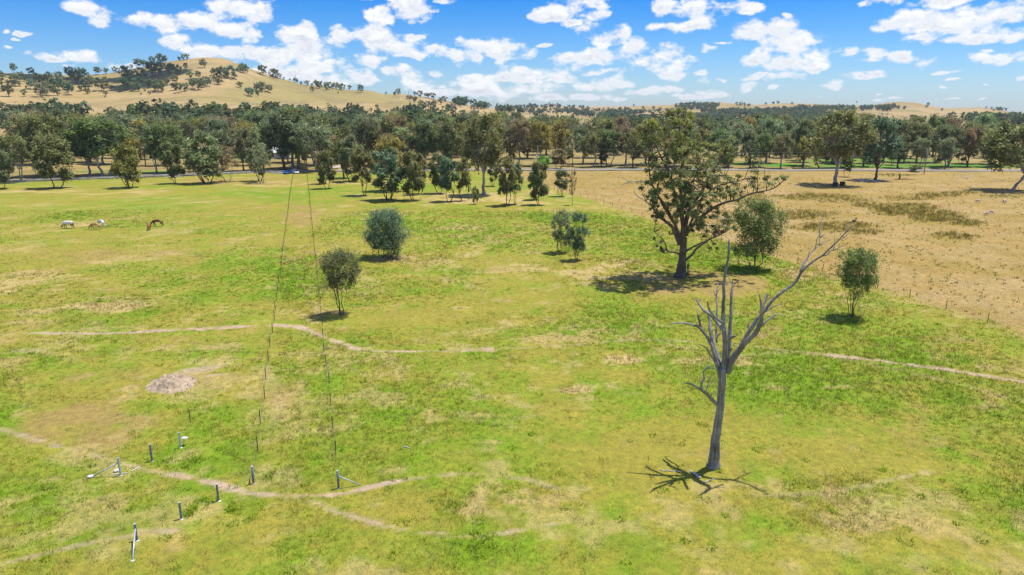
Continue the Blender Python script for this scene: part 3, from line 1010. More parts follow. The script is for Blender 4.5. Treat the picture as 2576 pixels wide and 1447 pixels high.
class Proto:
    def __init__(s, name, H, R, mb, lf, bark):
        s.H, s.R = H, R
        s.trunk = mb.mesh(name + '_trunk', bark, smooth=True)
        s.crown = np_mesh(name + '_crown', lf[0], lf[1], M_LEAF, {'tint': ('FLOAT_COLOR', lf[2])})
        s.lf = lf; s.mb = mb


P_BELT = [Proto('gum', 21, 6.6, *gum(100 + i, 21, 6.6, 0.17 + 0.05 * (i % 3), 1 + (i % 2), 11 + i % 3, 7800, 0.42,
                                     top=0.1 * (i % 2), lean=0.03 * ((i % 3) - 1)), [M_BARK, M_BARKP, M_BARKP][i % 3]) for i in range(7)]
P_YOUNG = [Proto('young_gum', 11, 2.7, *gum(200 + i, 11, 2.6, 0.13 + 0.05 * (i % 2), 2 + i % 3, 13, 5600, 0.24,
                                            top=0.15, sub=5, rt=0.15), M_BARK) for i in range(5)]
P_FULL = [Proto('full_gum', 11, 3.1, *gum(250 + i, 11, 3.0, 0.14, 2 + i, 12, 7000, 0.25, top=0.1, sub=6, rt=0.16, low=0.6), M_BARK) for i in range(3)]
P_SPARSE = [Proto('sparse_gum', 12, 3.0, *gum(300 + i, 12, 3.0, 0.22, 1 + i, 8, 1100, 0.26, top=0.2, sub=5, rt=0.13),
                  [M_BARK, M_BARKP][i % 2]) for i in range(2)]
P_BUSH = [Proto('bush', 3, 1.5, *gum(400 + i, 3, 1.5, 0.05, 3, 7, 1500, 0.16, sub=5, rt=0.05), M_BARK) for i in range(2)]
P_FAR = [Proto('hill_gum', 12, 4.6, *gum(500 + i, 12, 4.8, 0.16, 1 + (i % 2), 8, 1300, 0.58, sub=4, sides=4, top=0.1), M_BARK)
         for i in range(5)]

COLS = {'olive': (0.145, 0.152, 0.052), 'grey': (0.142, 0.162, 0.076), 'green': (0.118, 0.156, 0.046), 'brown': (0.190, 0.150, 0.070),
        'blue': (0.102, 0.160, 0.078), 'dark': (0.108, 0.126, 0.050), 'gold': (0.205, 0.182, 0.046), 'lush': (0.13, 0.28, 0.03),
        'pale': (0.165, 0.196, 0.082), 'purple': (0.155, 0.132, 0.092)}
WORDS = {'olive': 'olive green', 'grey': 'grey green', 'green': 'mid green', 'brown': 'brown tinged', 'blue': 'blue green',
         'dark': 'dark green', 'gold': 'golden olive', 'lush': 'bright green', 'pale': 'pale green', 'purple': 'dull purplish'}


def jitter(c, k=0.12):
    f = 1 + random.uniform(-k, k)
    return tuple(max(0.01, v * f * (1 + random.uniform(-0.06, 0.06))) for v in c) + (1,)


def place_tree(name, proto, x, y, H, R, colour, label, cat='tree', group=None, rz=None, z=None):
    r = empty(name, (x, y, (zt(x, y) if z is None else z)), random.uniform(0, 6.28) if rz is None else rz)
    r.scale = (R / proto.R, R / proto.R, H / proto.H)
    tag(r, label, cat, group)
    t = link('trunk', proto.trunk, None, r)
    c = link('crown', proto.crown, None, r)
    c.color = jitter(COLS[colour])
    return r


def tree_px(bx, by, ty, hw):
    """base point, top row and half width seen in the picture give place, height and crown radius"""
    x, y = G(bx, by)
    top = atY(bx, ty, y)
    depth = y * CP + CAMH * SP
    return x, y, max(2.0, top.z), hw / FPX * depth


# ------------------------------------------------------------------ trees of the meadow and of the row at its back
ROW = 'young gum trees scattered along the back of the meadow'
spec = [
    # bx, by, top, hw, proto, colour, name, label, group
    (824, 474, 373, 26, P_FULL[0], 'olive', 'young_gum_tree', 'young olive gum forking low, right of where the lane fences meet the road', ROW),
    (816, 462, 382, 20, P_YOUNG[1], 'brown', 'young_gum_tree', 'slim brownish gum just behind the low forking young gum right of the lane', ROW),
    (865, 448.5, 350, 32, P_BELT[0], 'olive', 'gum_tree', 'thin trunked olive gum near the road, left of the blue green gum of the row', ROW),
    (886, 456, 342, 30, P_YOUNG[2], 'grey', 'young_gum_tree', 'dark stemmed gum behind the vase shaped young gum, crown touching its left side', ROW),
    (915.6, 494, 375, 30, P_YOUNG[3], 'olive', 'young_gum_tree', 'vase shaped young gum with four thin stems on one short trunk', ROW),
    (978, 505.5, 373, 44, P_FULL[2], 'blue', 'young_gum_tree', 'dense blue green gum with low foliage on its left, above the round bush', ROW),
    (985, 480, 346, 44, P_BELT[2], 'gold', 'gum_tree', 'golden olive gum rising behind the dense blue green gum of the row', ROW),
    (1040, 505.5, 376, 33, P_FULL[0], 'olive', 'young_gum_tree', 'two stemmed olive gum right of the dense blue green gum in the row', ROW),
    (1049.5, 492, 400, 15, P_YOUNG[0], 'grey', 'young_gum_tree', 'thin straight gum tucked behind the right stem of the two stemmed olive gum', ROW),
    (1057.6, 488, 392, 18, P_YOUNG[2], 'brown', 'young_gum_tree', 'slim gum with two trunks, right of the thin straight one behind the row', ROW),
    (1107, 487.6, 381, 30, P_FULL[0], 'grey', 'young_gum_tree', 'grey green gum behind and left of the dark many stemmed gum', ROW),
    (1129, 509.5, 396, 27, P_YOUNG[4], 'blue', 'young_gum_tree', 'dark bluish gum with a bundle of five close stems, middle of the row', ROW),
    (1165, 507, 400, 20, P_YOUNG[0], 'olive', 'young_gum_tree', 'narrow gum of three splayed stems left of the tall thick trunked gum', ROW),
    (1178, 506, 428, 11, P_SPARSE[0], 'green', 'young_gum_tree', 'single thin stemmed gum between the splayed gum and the small shrub', ROW),
    (1196, 516.5, 472, 11, P_BUSH[0], 'olive', 'shrub', 'small upright shrub in front of the tall thick trunked gum', None),
    (1217, 491, 288, 52, P_BELT[4], 'olive', 'gum_tree', 'tall dark gum with the thickest straight trunk of the middle row', ROW),
    (1241, 467, 396, 15, P_YOUNG[2], 'grey', 'young_gum_tree', 'slender gum just right of and behind the tall thick trunked gum', ROW),
    (1273, 519.6, 397, 26, P_YOUNG[1], 'olive', 'young_gum_tree', 'nearest gum of the row with two dark parallel stems and a leaning left branch', ROW),
    (1297, 515.7, 408, 20, P_YOUNG[3], 'grey', 'young_gum_tree', 'gum of three close stems beside the nearest gum of the row', ROW),
    (1346, 504, 424, 20, P_YOUNG[2], 'blue', 'young_gum_tree', 'small bluish gum half behind the straight stemmed gum near the boundary fence', ROW),
    (1355.6, 517, 403, 26, P_FULL[0], 'olive', 'young_gum_tree', 'straight stemmed olive gum near the boundary fence, nearer of two growing together', ROW),
    (1412, 495.4, 424, 20, P_YOUNG[4], 'grey', 'young_gum_tree', 'small crooked gum with a low branch to the left, beside the boundary fence', ROW),
    (1439.5, 518, 428, 12, P_SPARSE[0], 'brown', 'young_gum_tree', 'thin half bare sapling gum at the right end of the row', ROW),
    (1406, 423.5, 374, 24, P_YOUNG[1], 'brown', 'gum_tree', 'round brownish gum beside the road below the overhead wires', ROW),
    (1368, 421, 392, 18, P_BUSH[1], 'lush', 'shrub', 'bright green leafy shrub beneath the power pole', None),
    (8, 474.6, 367, 31, P_FULL[0], 'grey', 'gum_tree', 'grey green gum at the very left edge before the rail fence', None),
    (47.6, 457, 333, 36, P_BELT[1], 'olive', 'gum_tree', 'dark straight stemmed gum by the rail fence, second from the left edge', None),
    (144, 472, 333, 46, P_FULL[0], 'olive', 'gum_tree', 'broad olive gum with two close trunks before the rail fence', None),
    (129.5, 441.5, 292, 62, P_BELT[3], 'olive', 'gum_tree', 'big gum with a long trunk leaning left behind the rail fence', None),
    (260, 441.5, 297, 72, P_BELT[5], 'green', 'gum_tree', 'massive gum with pale twin trunks behind the rail fence', None),
    (328, 470.6, 359, 34, P_FULL[2], 'gold', 'gum_tree', 'short bushy olive gum in front of the rail fence below the massive twin trunked gum', None),
    (443, 460, 352, 28, P_FULL[0], 'olive', 'gum_tree', 'slim olive gum right of the pale gate in the rail fence', None),
    (521, 460, 330, 46, P_FULL[2], 'pale', 'gum_tree', 'pale branched spreading gum with see-through crown before the rail fence', None),
    (573.5, 456, 364, 34, P_SPARSE[1], 'brown', 'gum_tree', 'half bare gum with a trunk leaning right, before the rail fence', None),
    (660, 459.5, 361, 28, P_SPARSE[1], 'grey', 'gum_tree', 'sparse grey gum with two pale trunks left of the lane', None),
    (652, 455, 352, 26, P_YOUNG[2], 'grey', 'gum_tree', 'greyish gum close behind the sparse pale trunked one left of the lane', None),
    (715, 427, 285, 52, P_BELT[0], 'grey', 'gum_tree', 'many trunked grey gum directly behind the blue car', None),
    (738, 424, 270, 50, P_BELT[2], 'dark', 'gum_tree', 'tall gum with a thick black trunk rising behind the cars', None),
    (751, 422, 320, 40, P_BELT[4], 'olive', 'gum_tree', 'gum with a crooked trunk bending right behind the white car', None),
    (795, 430, 301, 50, P_BELT[1], 'grey', 'gum_tree', 'gum with a thick grey trunk at the roadside right of the cars', None),
    (2100.6, 466, 279, 66, P_BELT[4], 'olive', 'gum_tree', 'large gum with a dark trunk standing by the two feeders in the dry paddock', None),
    (2201.6, 454, 293, 46, P_BELT[6], 'blue', 'gum_tree', 'gum with a pale forked trunk above a litter of fallen branches', None),
    (2528, 478, 303, 68, P_BELT[1], 'olive', 'gum_tree', 'big spreading gum at the right edge of the dry paddock', None),
    (2129, 445, 391, 16, P_YOUNG[3], 'dark', 'gum_tree', 'small dark gum just right of the large gum with feeders', None),
    (2299, 431.7, 414, 18, P_BUSH[0], 'dark', 'shrub', 'low dark shrub by the road left of the right hand power pole', None),
    (1822, 441, 352, 24, P_YOUNG[0], 'olive', 'gum_tree', 'two stemmed gum seen behind the right side of the big gum', None),
    (972, 648, 530, 50, P_BUSH[1], 'blue', 'round_bush_tree', 'round dense blue green tree branching from the ground, alone in the meadow', None),
    (1413, 634, 527, 26, P_YOUNG[2], 'grey', 'young_gum_tree', 'left and farther of the two slim gums standing as a pair in mid meadow', 'pair of slim gums in mid meadow'),
    (1452, 655, 540, 26, P_SPARSE[1], 'blue', 'young_gum_tree', 'right and nearer of the two slim gums standing as a pair in mid meadow', 'pair of slim gums in mid meadow'),
]
heroes = {}
for i, (bx, by, ty_, hw, pr, colr, nm, lab, grp) in enumerate(spec):
    if nm == 'round_bush_tree' or 'pair of slim' in str(grp): heroes[(bx, by)] = (bx, by, ty_, hw, colr, nm, lab, grp); continue
    x, y, H, R_ = tree_px(bx, by, ty_, hw * 1.10)
    place_tree(nm, pr, x, y, H, R_, colr, lab, 'shrub' if nm == 'shrub' else 'tree', grp)


def hero(name, seed, bx, by, ty_, hw, colour, label, leaves, lsize, tf, stems, lobes, sub, hollow=0.2, top=0.1, rt=None, grp=None, rz=0.3, low=0, bark=M_BARK):
    x, y, H, R_ = tree_px(bx, by, ty_, hw * 1.13)
    mb, lf = gum(seed, H, R_, tf, stems, lobes, leaves, lsize, top=top, sub=sub, hollow=hollow, rt=rt, sides=6, low=low)
    p = Proto('near_gum', H, R_, mb, lf, bark)
    return place_tree(name, p, x, y, H, R_, colour, label, 'tree', grp, rz)


hero('round_bush_tree', 21, *heroes[(972, 648)][:4], 'blue', heroes[(972, 648)][6], 17000, 0.15, 0.03, 6, 32, 7, hollow=0.25, rt=0.12)
h1 = heroes[(1413, 634)]; h2 = heroes[(1452, 655)]
hero('young_gum_tree', 22, *h1[:4], 'grey', h1[6], 6000, 0.14, 0.10, 2, 16, 6, rt=0.11, grp=h1[7])
hero('young_gum_tree', 23, *h2[:4], 'blue', h2[6], 6000, 0.14, 0.06, 3, 18, 6, rt=0.09, grp=h2[7])
hero('young_gum_tree', 24, 862, 790, 632, 46, 'dark', 'round topped young gum with thin fanning stems, beside the right lane fence', 10500, 0.11, 0.38, 5, 26, 6,
     hollow=0.2, top=0.2, rt=0.085)
hero('young_gum_tree', 25, 1898, 678, 505, 60, 'green', 'bushy mid sized gum right of the big gum, behind the dead tree', 15000, 0.17, 0.10, 4, 28, 7, rt=0.14)
hero('young_gum_tree', 26, 2143, 799, 625, 48, 'green', 'young gum with fine splayed stems near the boundary fence at right', 10500, 0.12, 0.26, 5, 26, 6, top=0.1, rt=0.08)

# ------------------------------------------------------------------ the big gum
bgx, bgy = G(1713, 698)


def zp(X, Y): return 1542.9 + X * .3337, 254.9 + Y * .3337


def limb(mb, pts, Y0, radii_px, pxm, conv, dy0=0.0, dy1=0.0, n=7, wob=0.08, seed=0):
    """a limb from picture points, given its own distance along the way"""
    P = []
    k = len(pts)
    for i, p in enumerate(pts):
        t = i / (k - 1)
        a, b_ = conv(*p)
        P.append(atY(a, b_, Y0 + dy0 + (dy1 - dy0) * t))
    # subdivide for a natural line
    Q, Rr = [], []
    rn = random.Random(seed)
    rr = radii_px
    for i in range(k - 1):
        p0 = P[max(i - 1, 0)]; p1 = P[i]; p2 = P[i + 1]; p3 = P[min(i + 2, k - 1)]
        for s in range(3):
            t = s / 3
            q = 0.5 * ((2 * p1) + (p2 - p0) * t + (2 * p0 - 5 * p1 + 4 * p2 - p3) * t * t + (3 * p1 - p0 - 3 * p2 + p3) * t ** 3)
            r = (rr[i] + (rr[i + 1] - rr[i]) * t) / pxm
            Q.append(q + Vector([rn.gauss(0, 0.10) * r for _ in range(3)])); Rr.append(r)
    Q.append(P[-1]); Rr.append(rr[-1] / pxm)
    mb.tube(Q, Rr, n, caps=True, wob=wob, seed=seed)
    return Q


def shift(mb, o):
    mb.v = [(a - o[0], b_ - o[1], c - o[2]) for a, b_, c in mb.v]
    return mb


def lr_(a, b_, k): return [a + (b_ - a) * i / (k - 1) for i in range(k)]


BG = empty('big_gum_tree', (bgx, bgy, zt(bgx, bgy)))
tag(BG, 'largest gum with thick flared trunk and long spreading limbs, behind the bare dead tree', 'tree')
INV = Matrix.Translation((-bgx, -bgy, -BG.location.z))
PXM = 16.35 / 0.3337       # radii are given in zoomed pixels
tb = MB(); lb = MB(); db = MB()
limb(tb, [(500, 1335), (508, 1290), (518, 1200), (525, 1110), (529, 1030)], bgy, [56, 40, 29, 26, 24], PXM, zp, 0, 0, 10, .1, 1)
mains = [
    ([(500, 1080), (450, 960), (400, 910), (330, 860), (290, 790), (250, 760)], 15, 5, -2.5),
    ([(515, 1060), (480, 960), (440, 880), (370, 760), (300, 650), (275, 560), (265, 450)], 14, 4, 2.5),
    ([(528, 1050), (540, 950), (560, 850), (600, 770), (660, 690), (720, 570), (780, 490), (840, 390)], 21, 4, 1.5),
    ([(525, 1040), (520, 900), (490, 780), (450, 660), (430, 560), (380, 460), (340, 380), (300, 270), (260, 150)], 15, 3, -1.0),
    ([(545, 1010), (600, 930), (680, 860), (760, 800), (850, 760), (940, 740), (1020, 700), (1120, 680), (1220, 650), (1300, 580)], 15, 3, -2.0),
    ([(535, 1140), (600, 1100), (700, 1050), (800, 1010), (880, 960)], 8, 3, 3.5),
    ([(540, 1200), (590, 1160), (640, 1100), (700, 1060), (760, 1020)], 11, 4, -3.5),
    ([(500, 1150), (460, 1140), (410, 1130), (390, 1070), (350, 1020), (310, 985)], 7, 2, -3.0),
    ([(524, 950), (510, 700), (500, 600), (520, 480), (535, 400), (515, 300), (500, 200), (480, 100)], 14, 4, 0.5),
    ([(560, 850), (640, 760), (700, 700), (780, 640), (900, 610), (990, 585)], 8, 3, 3.0),
    ([(440, 880), (500, 800), (540, 700), (600, 600), (640, 520)], 8, 3, -3.5),
    ([(530, 1030), (440, 900), (350, 740), (330, 640)], 9, 3, 5.0),
    ([(528, 1050), (600, 880), (650, 780), (680, 640), (640, 440)], 10, 3, 5.5),
]
nodes = []
for i, (pts, r0, r1, dy) in enumerate(mains):
    Q = limb(lb, pts, bgy, lr_(r0, r1, len(pts)), PXM, zp, 0, dy, 7, .12, 10 + i)
    nodes += Q[4:]
for i, (pts, r0, r1, dy) in enumerate([
        ([(290, 790), (230, 745), (180, 715), (155, 680)], 5, 2, -2.5), ([(290, 640), (230, 605), (140, 605), (90, 590), (50, 555)], 5, 1.6, 1),
        ([(140, 605), (80, 625), (35, 665)], 3, 1.2, 0), ([(740, 880), (830, 885), (890, 890)], 2.5, 1.2, -4),
        ([(960, 610), (1000, 580), (1050, 555)], 3.5, 2, 3), ([(600, 225), (625, 200), (650, 190)], 4, 1.5, 0),
        ([(345, 385), (335, 340), (320, 320)], 4, 2, -2), ([(390, 1070), (345, 1060), (320, 1075)], 2.5, 1, -3),
        ([(350, 1020), (330, 1000), (300, 975)], 2.5, 1, -3), ([(860, 770), (920, 775), (950, 780)], 2, 1, -2)]):
    db = MB(); limb(db, pts, bgy, lr_(r0, r1, len(pts)), PXM, zp, dy, dy, 5, .1, 50 + i)
    shift(db, (bgx, bgy, BG.location.z)).build('dead_branch', M_DEADP, BG, True)
blobs = [(500, 130, 100, 70), (555, 190, 60, 70), (445, 80, 60, 40), (560, 105, 55, 50), (490, 60, 45, 25), (300, 150, 80, 50), (225, 210, 60, 40),
         (280, 260, 90, 50), (350, 210, 60, 60), (175, 240, 40, 25), (360, 290, 60, 40), (450, 320, 70, 50), (520, 320, 60, 70), (510, 245, 55, 50),
         (560, 390, 80, 60), (420, 420, 60, 50), (470, 380, 60, 40), (300, 440, 45, 40), (290, 500, 40, 40), (790, 345, 70, 35), (770, 410, 90, 50),
         (650, 430, 70, 50), (700, 480, 60, 45), (600, 520, 110, 70), (460, 520, 90, 60), (450, 600, 90, 60), (330, 600, 70, 60), (300, 690, 60, 60),
         (360, 700, 70, 60), (470, 690, 90, 70), (600, 640, 110, 70), (560, 720, 90, 60), (700, 570, 80, 60), (820, 590, 80, 45), (780, 660, 70, 50),
         (900, 690, 70, 45), (870, 640, 50, 40), (780, 730, 70, 45), (1050, 620, 70, 50), (1140, 590, 100, 40), (1230, 580, 70, 35), (1290, 565, 30, 20),
         (1060, 680, 60, 25), (1110, 470, 55, 25), (560, 800, 80, 55), (420, 800, 70, 55), (660, 790, 50, 50), (500, 860, 60, 40), (810, 860, 85, 50),
         (740, 930, 90, 55), (840, 940, 60, 45), (660, 970, 60, 50), (720, 1070, 40, 30), (370, 1110, 30, 50), (335, 1060, 22, 30), (320, 790, 40, 50),
         (350, 860, 40, 30), (575, 1250, 24, 42), (430, 1000, 18, 30), (940, 570, 50, 30), (640, 340, 35, 45), (380, 560, 60, 50), (620, 870, 50, 40)]
rng = np.random.default_rng(77)
cs, rs, cn = [], [], []
for i, (X, Y, a, b_) in enumerate(blobs):
    edge = min(1, abs(X - 560) / 500)
    main = (X < 880 and Y < 1000)
    reps = 3 if main else 1
    for q in range(reps):
        dy = rng.uniform(-6.5, 6.5) * (1 - 0.6 * edge) if main else rng.uniform(-2.5, 1.5)
        if Y > 1150: dy = 0.3
        px, py = zp(X + rng.normal() * a * .2, Y + rng.normal() * b_ * .1)
        c = atY(px, py, bgy + dy)
        m = 1 / PXM
        nsub = 3
        for s in range(nsub):
            o = rng.normal(size=3) * np.array([a * m * .7, a * m * .7, b_ * m * .7]) * (.55 if Y < 300 else 1)
            if Y < 300 and o[2] > 0: o[2] *= .3
            cc = np.array(c) + o
            cs.append(cc); rr = np.array([a * m * .44, a * m * .44, b_ * m * .42]) * rng.uniform(.7, 1.1)
            rs.append(rr); cn.append(125 * (a * b_ / 4800) ** 0.8 * (1 if main else 1.25))
            nd = min(nodes, key=lambda k_: (k_ - Vector(cc)).length) if Y < 1150 else Vector((bgx, bgy, 3))
            if (nd - Vector(cc)).length < 8:
                lb.tube(curve(nd, cc, 0.1, 4, rng, 0.06), [0.075, 0.06, 0.045, 0.03, 0.018], 4, caps=False)
V, F, T = leaf_cloud(rng, cs, rs, cn, 0.18, 0.1,
                     yellow=lambda p: np.clip((p[:, 2] - 14) / 11, -0.2, .60))
off3 = np.array([bgx, bgy, BG.location.z])




shift(tb, off3).build('trunk', M_BARKG, BG, True)
shift(lb, off3).build('limbs', M_BARKG, BG, True)
co = link('crown', np_mesh('crown', V - off3, F, M_LEAF, {'tint': ('FLOAT_COLOR', T)}), None, BG)
co.color = (0.145, 0.160, 0.060, 1)

# ------------------------------------------------------------------ the dead tree
dx_, dy_ = G(1795, 1178)
DT = empty('dead_tree', (dx_, dy_, zt(dx_, dy_)))
tag(DT, 'tall bare grey dead tree with broken limbs, nearest tree in the meadow', 'tree')


def d2(X, Y): return 1610 + X * .51, 503.1 + Y * .51
def d5(X, Y): return 1918.6 + X * .1577, 509.8 + Y * .1577


DP = 37 / .51
tb = MB()
limb(tb, [(360, 1322), (362, 1290), (375, 1180), (385, 1100), (398, 980), (405, 900), (414, 830)], dy_, [38, 30, 23, 21, 19, 19, 19], DP, d2, 0, 0, 12, .10, 3)
tb.ell(atY(*d2(386, 1124), dy_ - 0.30), (0.10, 0.13, 0.10), 7, 5)
DB_ = [
    ('d2', [(410, 860), (418, 760), (415, 640), (410, 560), (413, 480), (415, 400), (425, 340), (435, 280), (440, 195)], [15, 13, 11, 9.5, 8, 7, 6, 5, 4], 0, .6),
    ('d2', [(425, 850), (438, 720), (445, 620), (450, 540), (450, 470), (458, 415)], [12, 10.5, 9, 7.5, 6.5, 5], .2, 1.8),
    ('d2', [(458, 418), (446, 400), (436, 380)], [3, 2.5, 1.5], 1.8, 2.2), ('d2', [(458, 418), (456, 395)], [3, 2], 1.8, 1.8),
    ('d2', [(460, 418), (478, 405), (494, 392)], [4, 3, 1.5], 1.8, 1.4),
    ('d2', [(400, 875), (388, 835), (365, 760), (345, 700), (305, 640), (270, 620), (210, 607), (150, 612)], [10, 9.5, 8.5, 8, 7, 6, 4.5, 3], 0, 1.2),
    ('d2', [(302, 640), (292, 600), (286, 563)], [5.5, 6, 5], .8, .9),
    ('d2', [(400, 840), (385, 780), (365, 720), (348, 650), (345, 600), (338, 545)], [13, 11, 10, 9.5, 8, 6], .2, 3.0),
    ('d2', [(378, 705), (375, 640), (380, 540), (378, 480), (383, 415)], [5.5, 5, 4.5, 4, 2.5], 1.6, 3.8),
    ('d2', [(379, 490), (370, 465), (361, 450)], [3, 2.5, 1.5], 3.6, 3.8), ('d2', [(384, 415), (389, 412)], [2, 1], 3.8, 3.8),
    ('d2', [(376, 690), (388, 665), (402, 655)], [4, 3, 2], 1.8, 1.4),
    ('d2', [(412, 645), (385, 610), (350, 570), (315, 545), (290, 510), (275, 488)], [9, 8, 7.5, 7, 5.5, 2.5], 0, 2.4),
    ('d2', [(406, 605), (370, 580), (342, 540), (332, 500)], [6.5, 6, 5.5, 3], 0, -1.2),
    ('d2', [(390, 872), (370, 800), (345, 765), (325, 730), (290, 712)], [6, 5, 4, 3.5, 1.5], 0, -1.0),
    ('d2', [(420, 700), (445, 683), (470, 671)], [7, 7, 6], 0, -1.2),
    ('d2', [(384, 1014), (355, 985), (320, 950), (290, 930), (255, 910), (222, 902)], [10, 8.5, 7.5, 7, 5, 2.5], 0, -1.6),
    ('d2', [(303, 938), (303, 905), (317, 880), (312, 850), (330, 830), (352, 820)], [6.5, 5.5, 4.5, 4, 4, 3], -1.0, -1.2),
    ('d2', [(322, 952), (335, 910), (345, 868)], [2.2, 1.8, 1], -.8, -.6), ('d2', [(332, 925), (352, 905), (362, 880)], [1.6, 1.2, .8], -.7, -.4),
    ('d2', [(343, 975), (355, 958), (375, 942)], [2.4, 2, 1], -.5, -.8), ('d2', [(338, 968), (340, 945), (348, 940)], [2, 1.4, .8], -.6, -.8),
    ('d2', [(375, 1000), (400, 985), (418, 975)], [1.4, 1.1, .8], -.3, -.6), ('d2', [(362, 1160), (350, 1165), (352, 1150)], [1.5, 1.2, .8], -.3, -.4),
    ('d2', [(430, 852), (450, 795), (490, 738), (530, 692), (565, 660), (590, 620), (601, 560), (598, 525), (590, 465)],
     [17, 16, 15, 13.5, 12, 10.5, 8.5, 6.5, 1.8], 0, -1.5),
    ('d2', [(440, 830), (480, 760), (510, 700), (545, 640), (578, 590), (615, 545), (650, 500), (700, 455), (745, 425), (775, 395), (797, 352)],
     [13, 12, 11, 10.5, 9.5, 8.5, 8, 7.5, 7, 6.5, 6], .3, .5),
    ('d2', [(600, 535), (618, 495), (632, 460)], [7.5, 6, 4.5], -1.3, -1.0), ('d2', [(594, 622), (638, 588), (670, 563)], [6, 5, 3.5], -1.1, -.4),
    ('d2', [(618, 552), (660, 525), (705, 513)], [3.5, 3, 1.2], 1.2, 1.0), ('d2', [(541, 645), (533, 620), (538, 603)], [5, 4.5, 2.5], 1, 1.2),
    ('d2', [(436, 760), (448, 740), (453, 728)], [4, 3.5, 2.5], .5, .2), ('d2', [(416, 600), (421, 580), (423, 560)], [4, 3, 2], .3, .5),
    ('d5', [(612, 1110), (640, 990), (710, 890), (750, 820), (840, 730), (900, 690), (960, 665), (1075, 578)], [20, 17, 15, 12, 10, 8, 6, 2.5], .5, 2.2),
    ('d5', [(900, 690), (910, 560), (905, 420), (940, 310), (962, 268), (915, 175)], [9, 8, 8, 7, 5, 2], 1.7, 2.8),
    ('d5', [(842, 725), (860, 600), (880, 550), (932, 488)], [6, 5, 4.5, 2], 1.5, 1.0), ('d5', [(745, 815), (755, 760), (785, 690)], [4, 3, 2], 1.1, .8),
    ('d5', [(612, 1110), (740, 990), (850, 905), (960, 840), (1050, 750), (1120, 690), (1200, 610), (1290, 510), (1370, 430), (1465, 345)],
     [21, 18, 17, 15, 14, 13, 11, 9, 7, 4], .5, -.6),
    ('d5', [(1205, 605), (1290, 560), (1335, 530)], [7, 6, 3], -.1, .1), ('d5', [(942, 856), (1040, 832), (1062, 780), (1160, 750), (1250, 700), (1355, 655)],
                                                                           [7, 7, 6, 5, 4, 2.5], .1, -.8),
    ('d5', [(1290, 515), (1320, 485), (1325, 510)], [5, 4, 2.5], -.3, -.3),
]
for i, (cv, pts, rr, a, b_) in enumerate(DB_):
    m = MB()
    Q = limb(m, pts, dy_, rr, DP if cv == 'd2' else 37 / .1577, d2 if cv == 'd2' else d5, a, b_, 7, .22, 100 + i)
    rs_ = random.Random(500 + i)
    for k in range(len(pts) - 1 if rr[0] > 4 else 0):      # snapped stubs and fine twigs
        q = Q[rs_.randrange(2, len(Q) - 1)]
        dv_ = Vector((rs_.gauss(0, 1), rs_.gauss(0, 1), abs(rs_.gauss(.4, .6)))).normalized()
        L_ = rs_.uniform(.15, .75); r_ = rs_.uniform(.010, .026)
        m.tube([q, q + dv_ * L_ * .5 + Vector((0, 0, .03)), q + dv_ * L_ + Vector((rs_.gauss(0, .06), 0, .08))], [r_ * 1.5, r_, r_ * .5], 4)
    shift(m, DT.location).build('branch', M_DEAD, DT, True)
shift(tb, DT.location).build('trunk', M_DEAD, DT, True)

# a small bird on the topmost right twig
bp_ = atY(*d5(1452, 332), dy_ - .58)
bm = MB()
bm.ell((0, 0, .11), (.055, .12, .07), 8, 6); bm.ell((0, -.10, .20), (.04, .045, .04), 8, 5)
bm.tube([(0, .08, .10), (0, .26, .03)], [.035, .02], 5); bm.tube([(0, -.14, .20), (0, -.19, .19)], [.012, .003], 4)
for s in (-.02, .02): bm.tube([(s, 0, .08), (s, 0, -.02)], .006, 4)
B = bm.build('bird', simple_mat('brown_plumage', (0.16, 0.10, 0.07), .7), None, True)
B.location = bp_; B.rotation_euler = (0, 0, 1.9); B.scale = (1.5, 1.5, 1.5)
tag(B, 'small brown bird perched on the highest right twig of the dead tree', 'bird')


def ground_at(px, py):
    x, y = G(px, py)
    return Vector((x, y, zt(x, y)))


# fallen wood
def log(px, py, L, r, ang, mat, label, seed=0, forks=0, name='fallen_branch', h=0.0):
    p = ground_at(px, py)
    m = MB(); rn = random.Random(seed)
    k = 6
    P = [Vector(((i / k - .5) * L, rn.gauss(0, .03) * L, r * .7 + h * i / k + rn.random() * .04)) for i in range(k + 1)]
    m.tube(P, [r * (1 - .55 * i / k) for i in range(k + 1)], 7, wob=.2, seed=seed)
    for f in range(forks):
        q = P[rn.randint(2, k - 1)]
        a = rn.uniform(.4, 1.1) * rn.choice((-1, 1))
        l2 = L * rn.uniform(.25, .45)
        m.tube([q, q + Vector((math.cos(a) * l2 * .5, math.sin(a) * l2 * .5, .1 + r)), q + Vector((math.cos(a) * l2, math.sin(a) * l2, .12 + h))],
               [r * .5, r * .4, r * .2], 5)
    o = m.build(name, mat, None, True)
    o.location = p; o.rotation_euler = (0, 0, ang)
    return tag(o, label, 'branch')


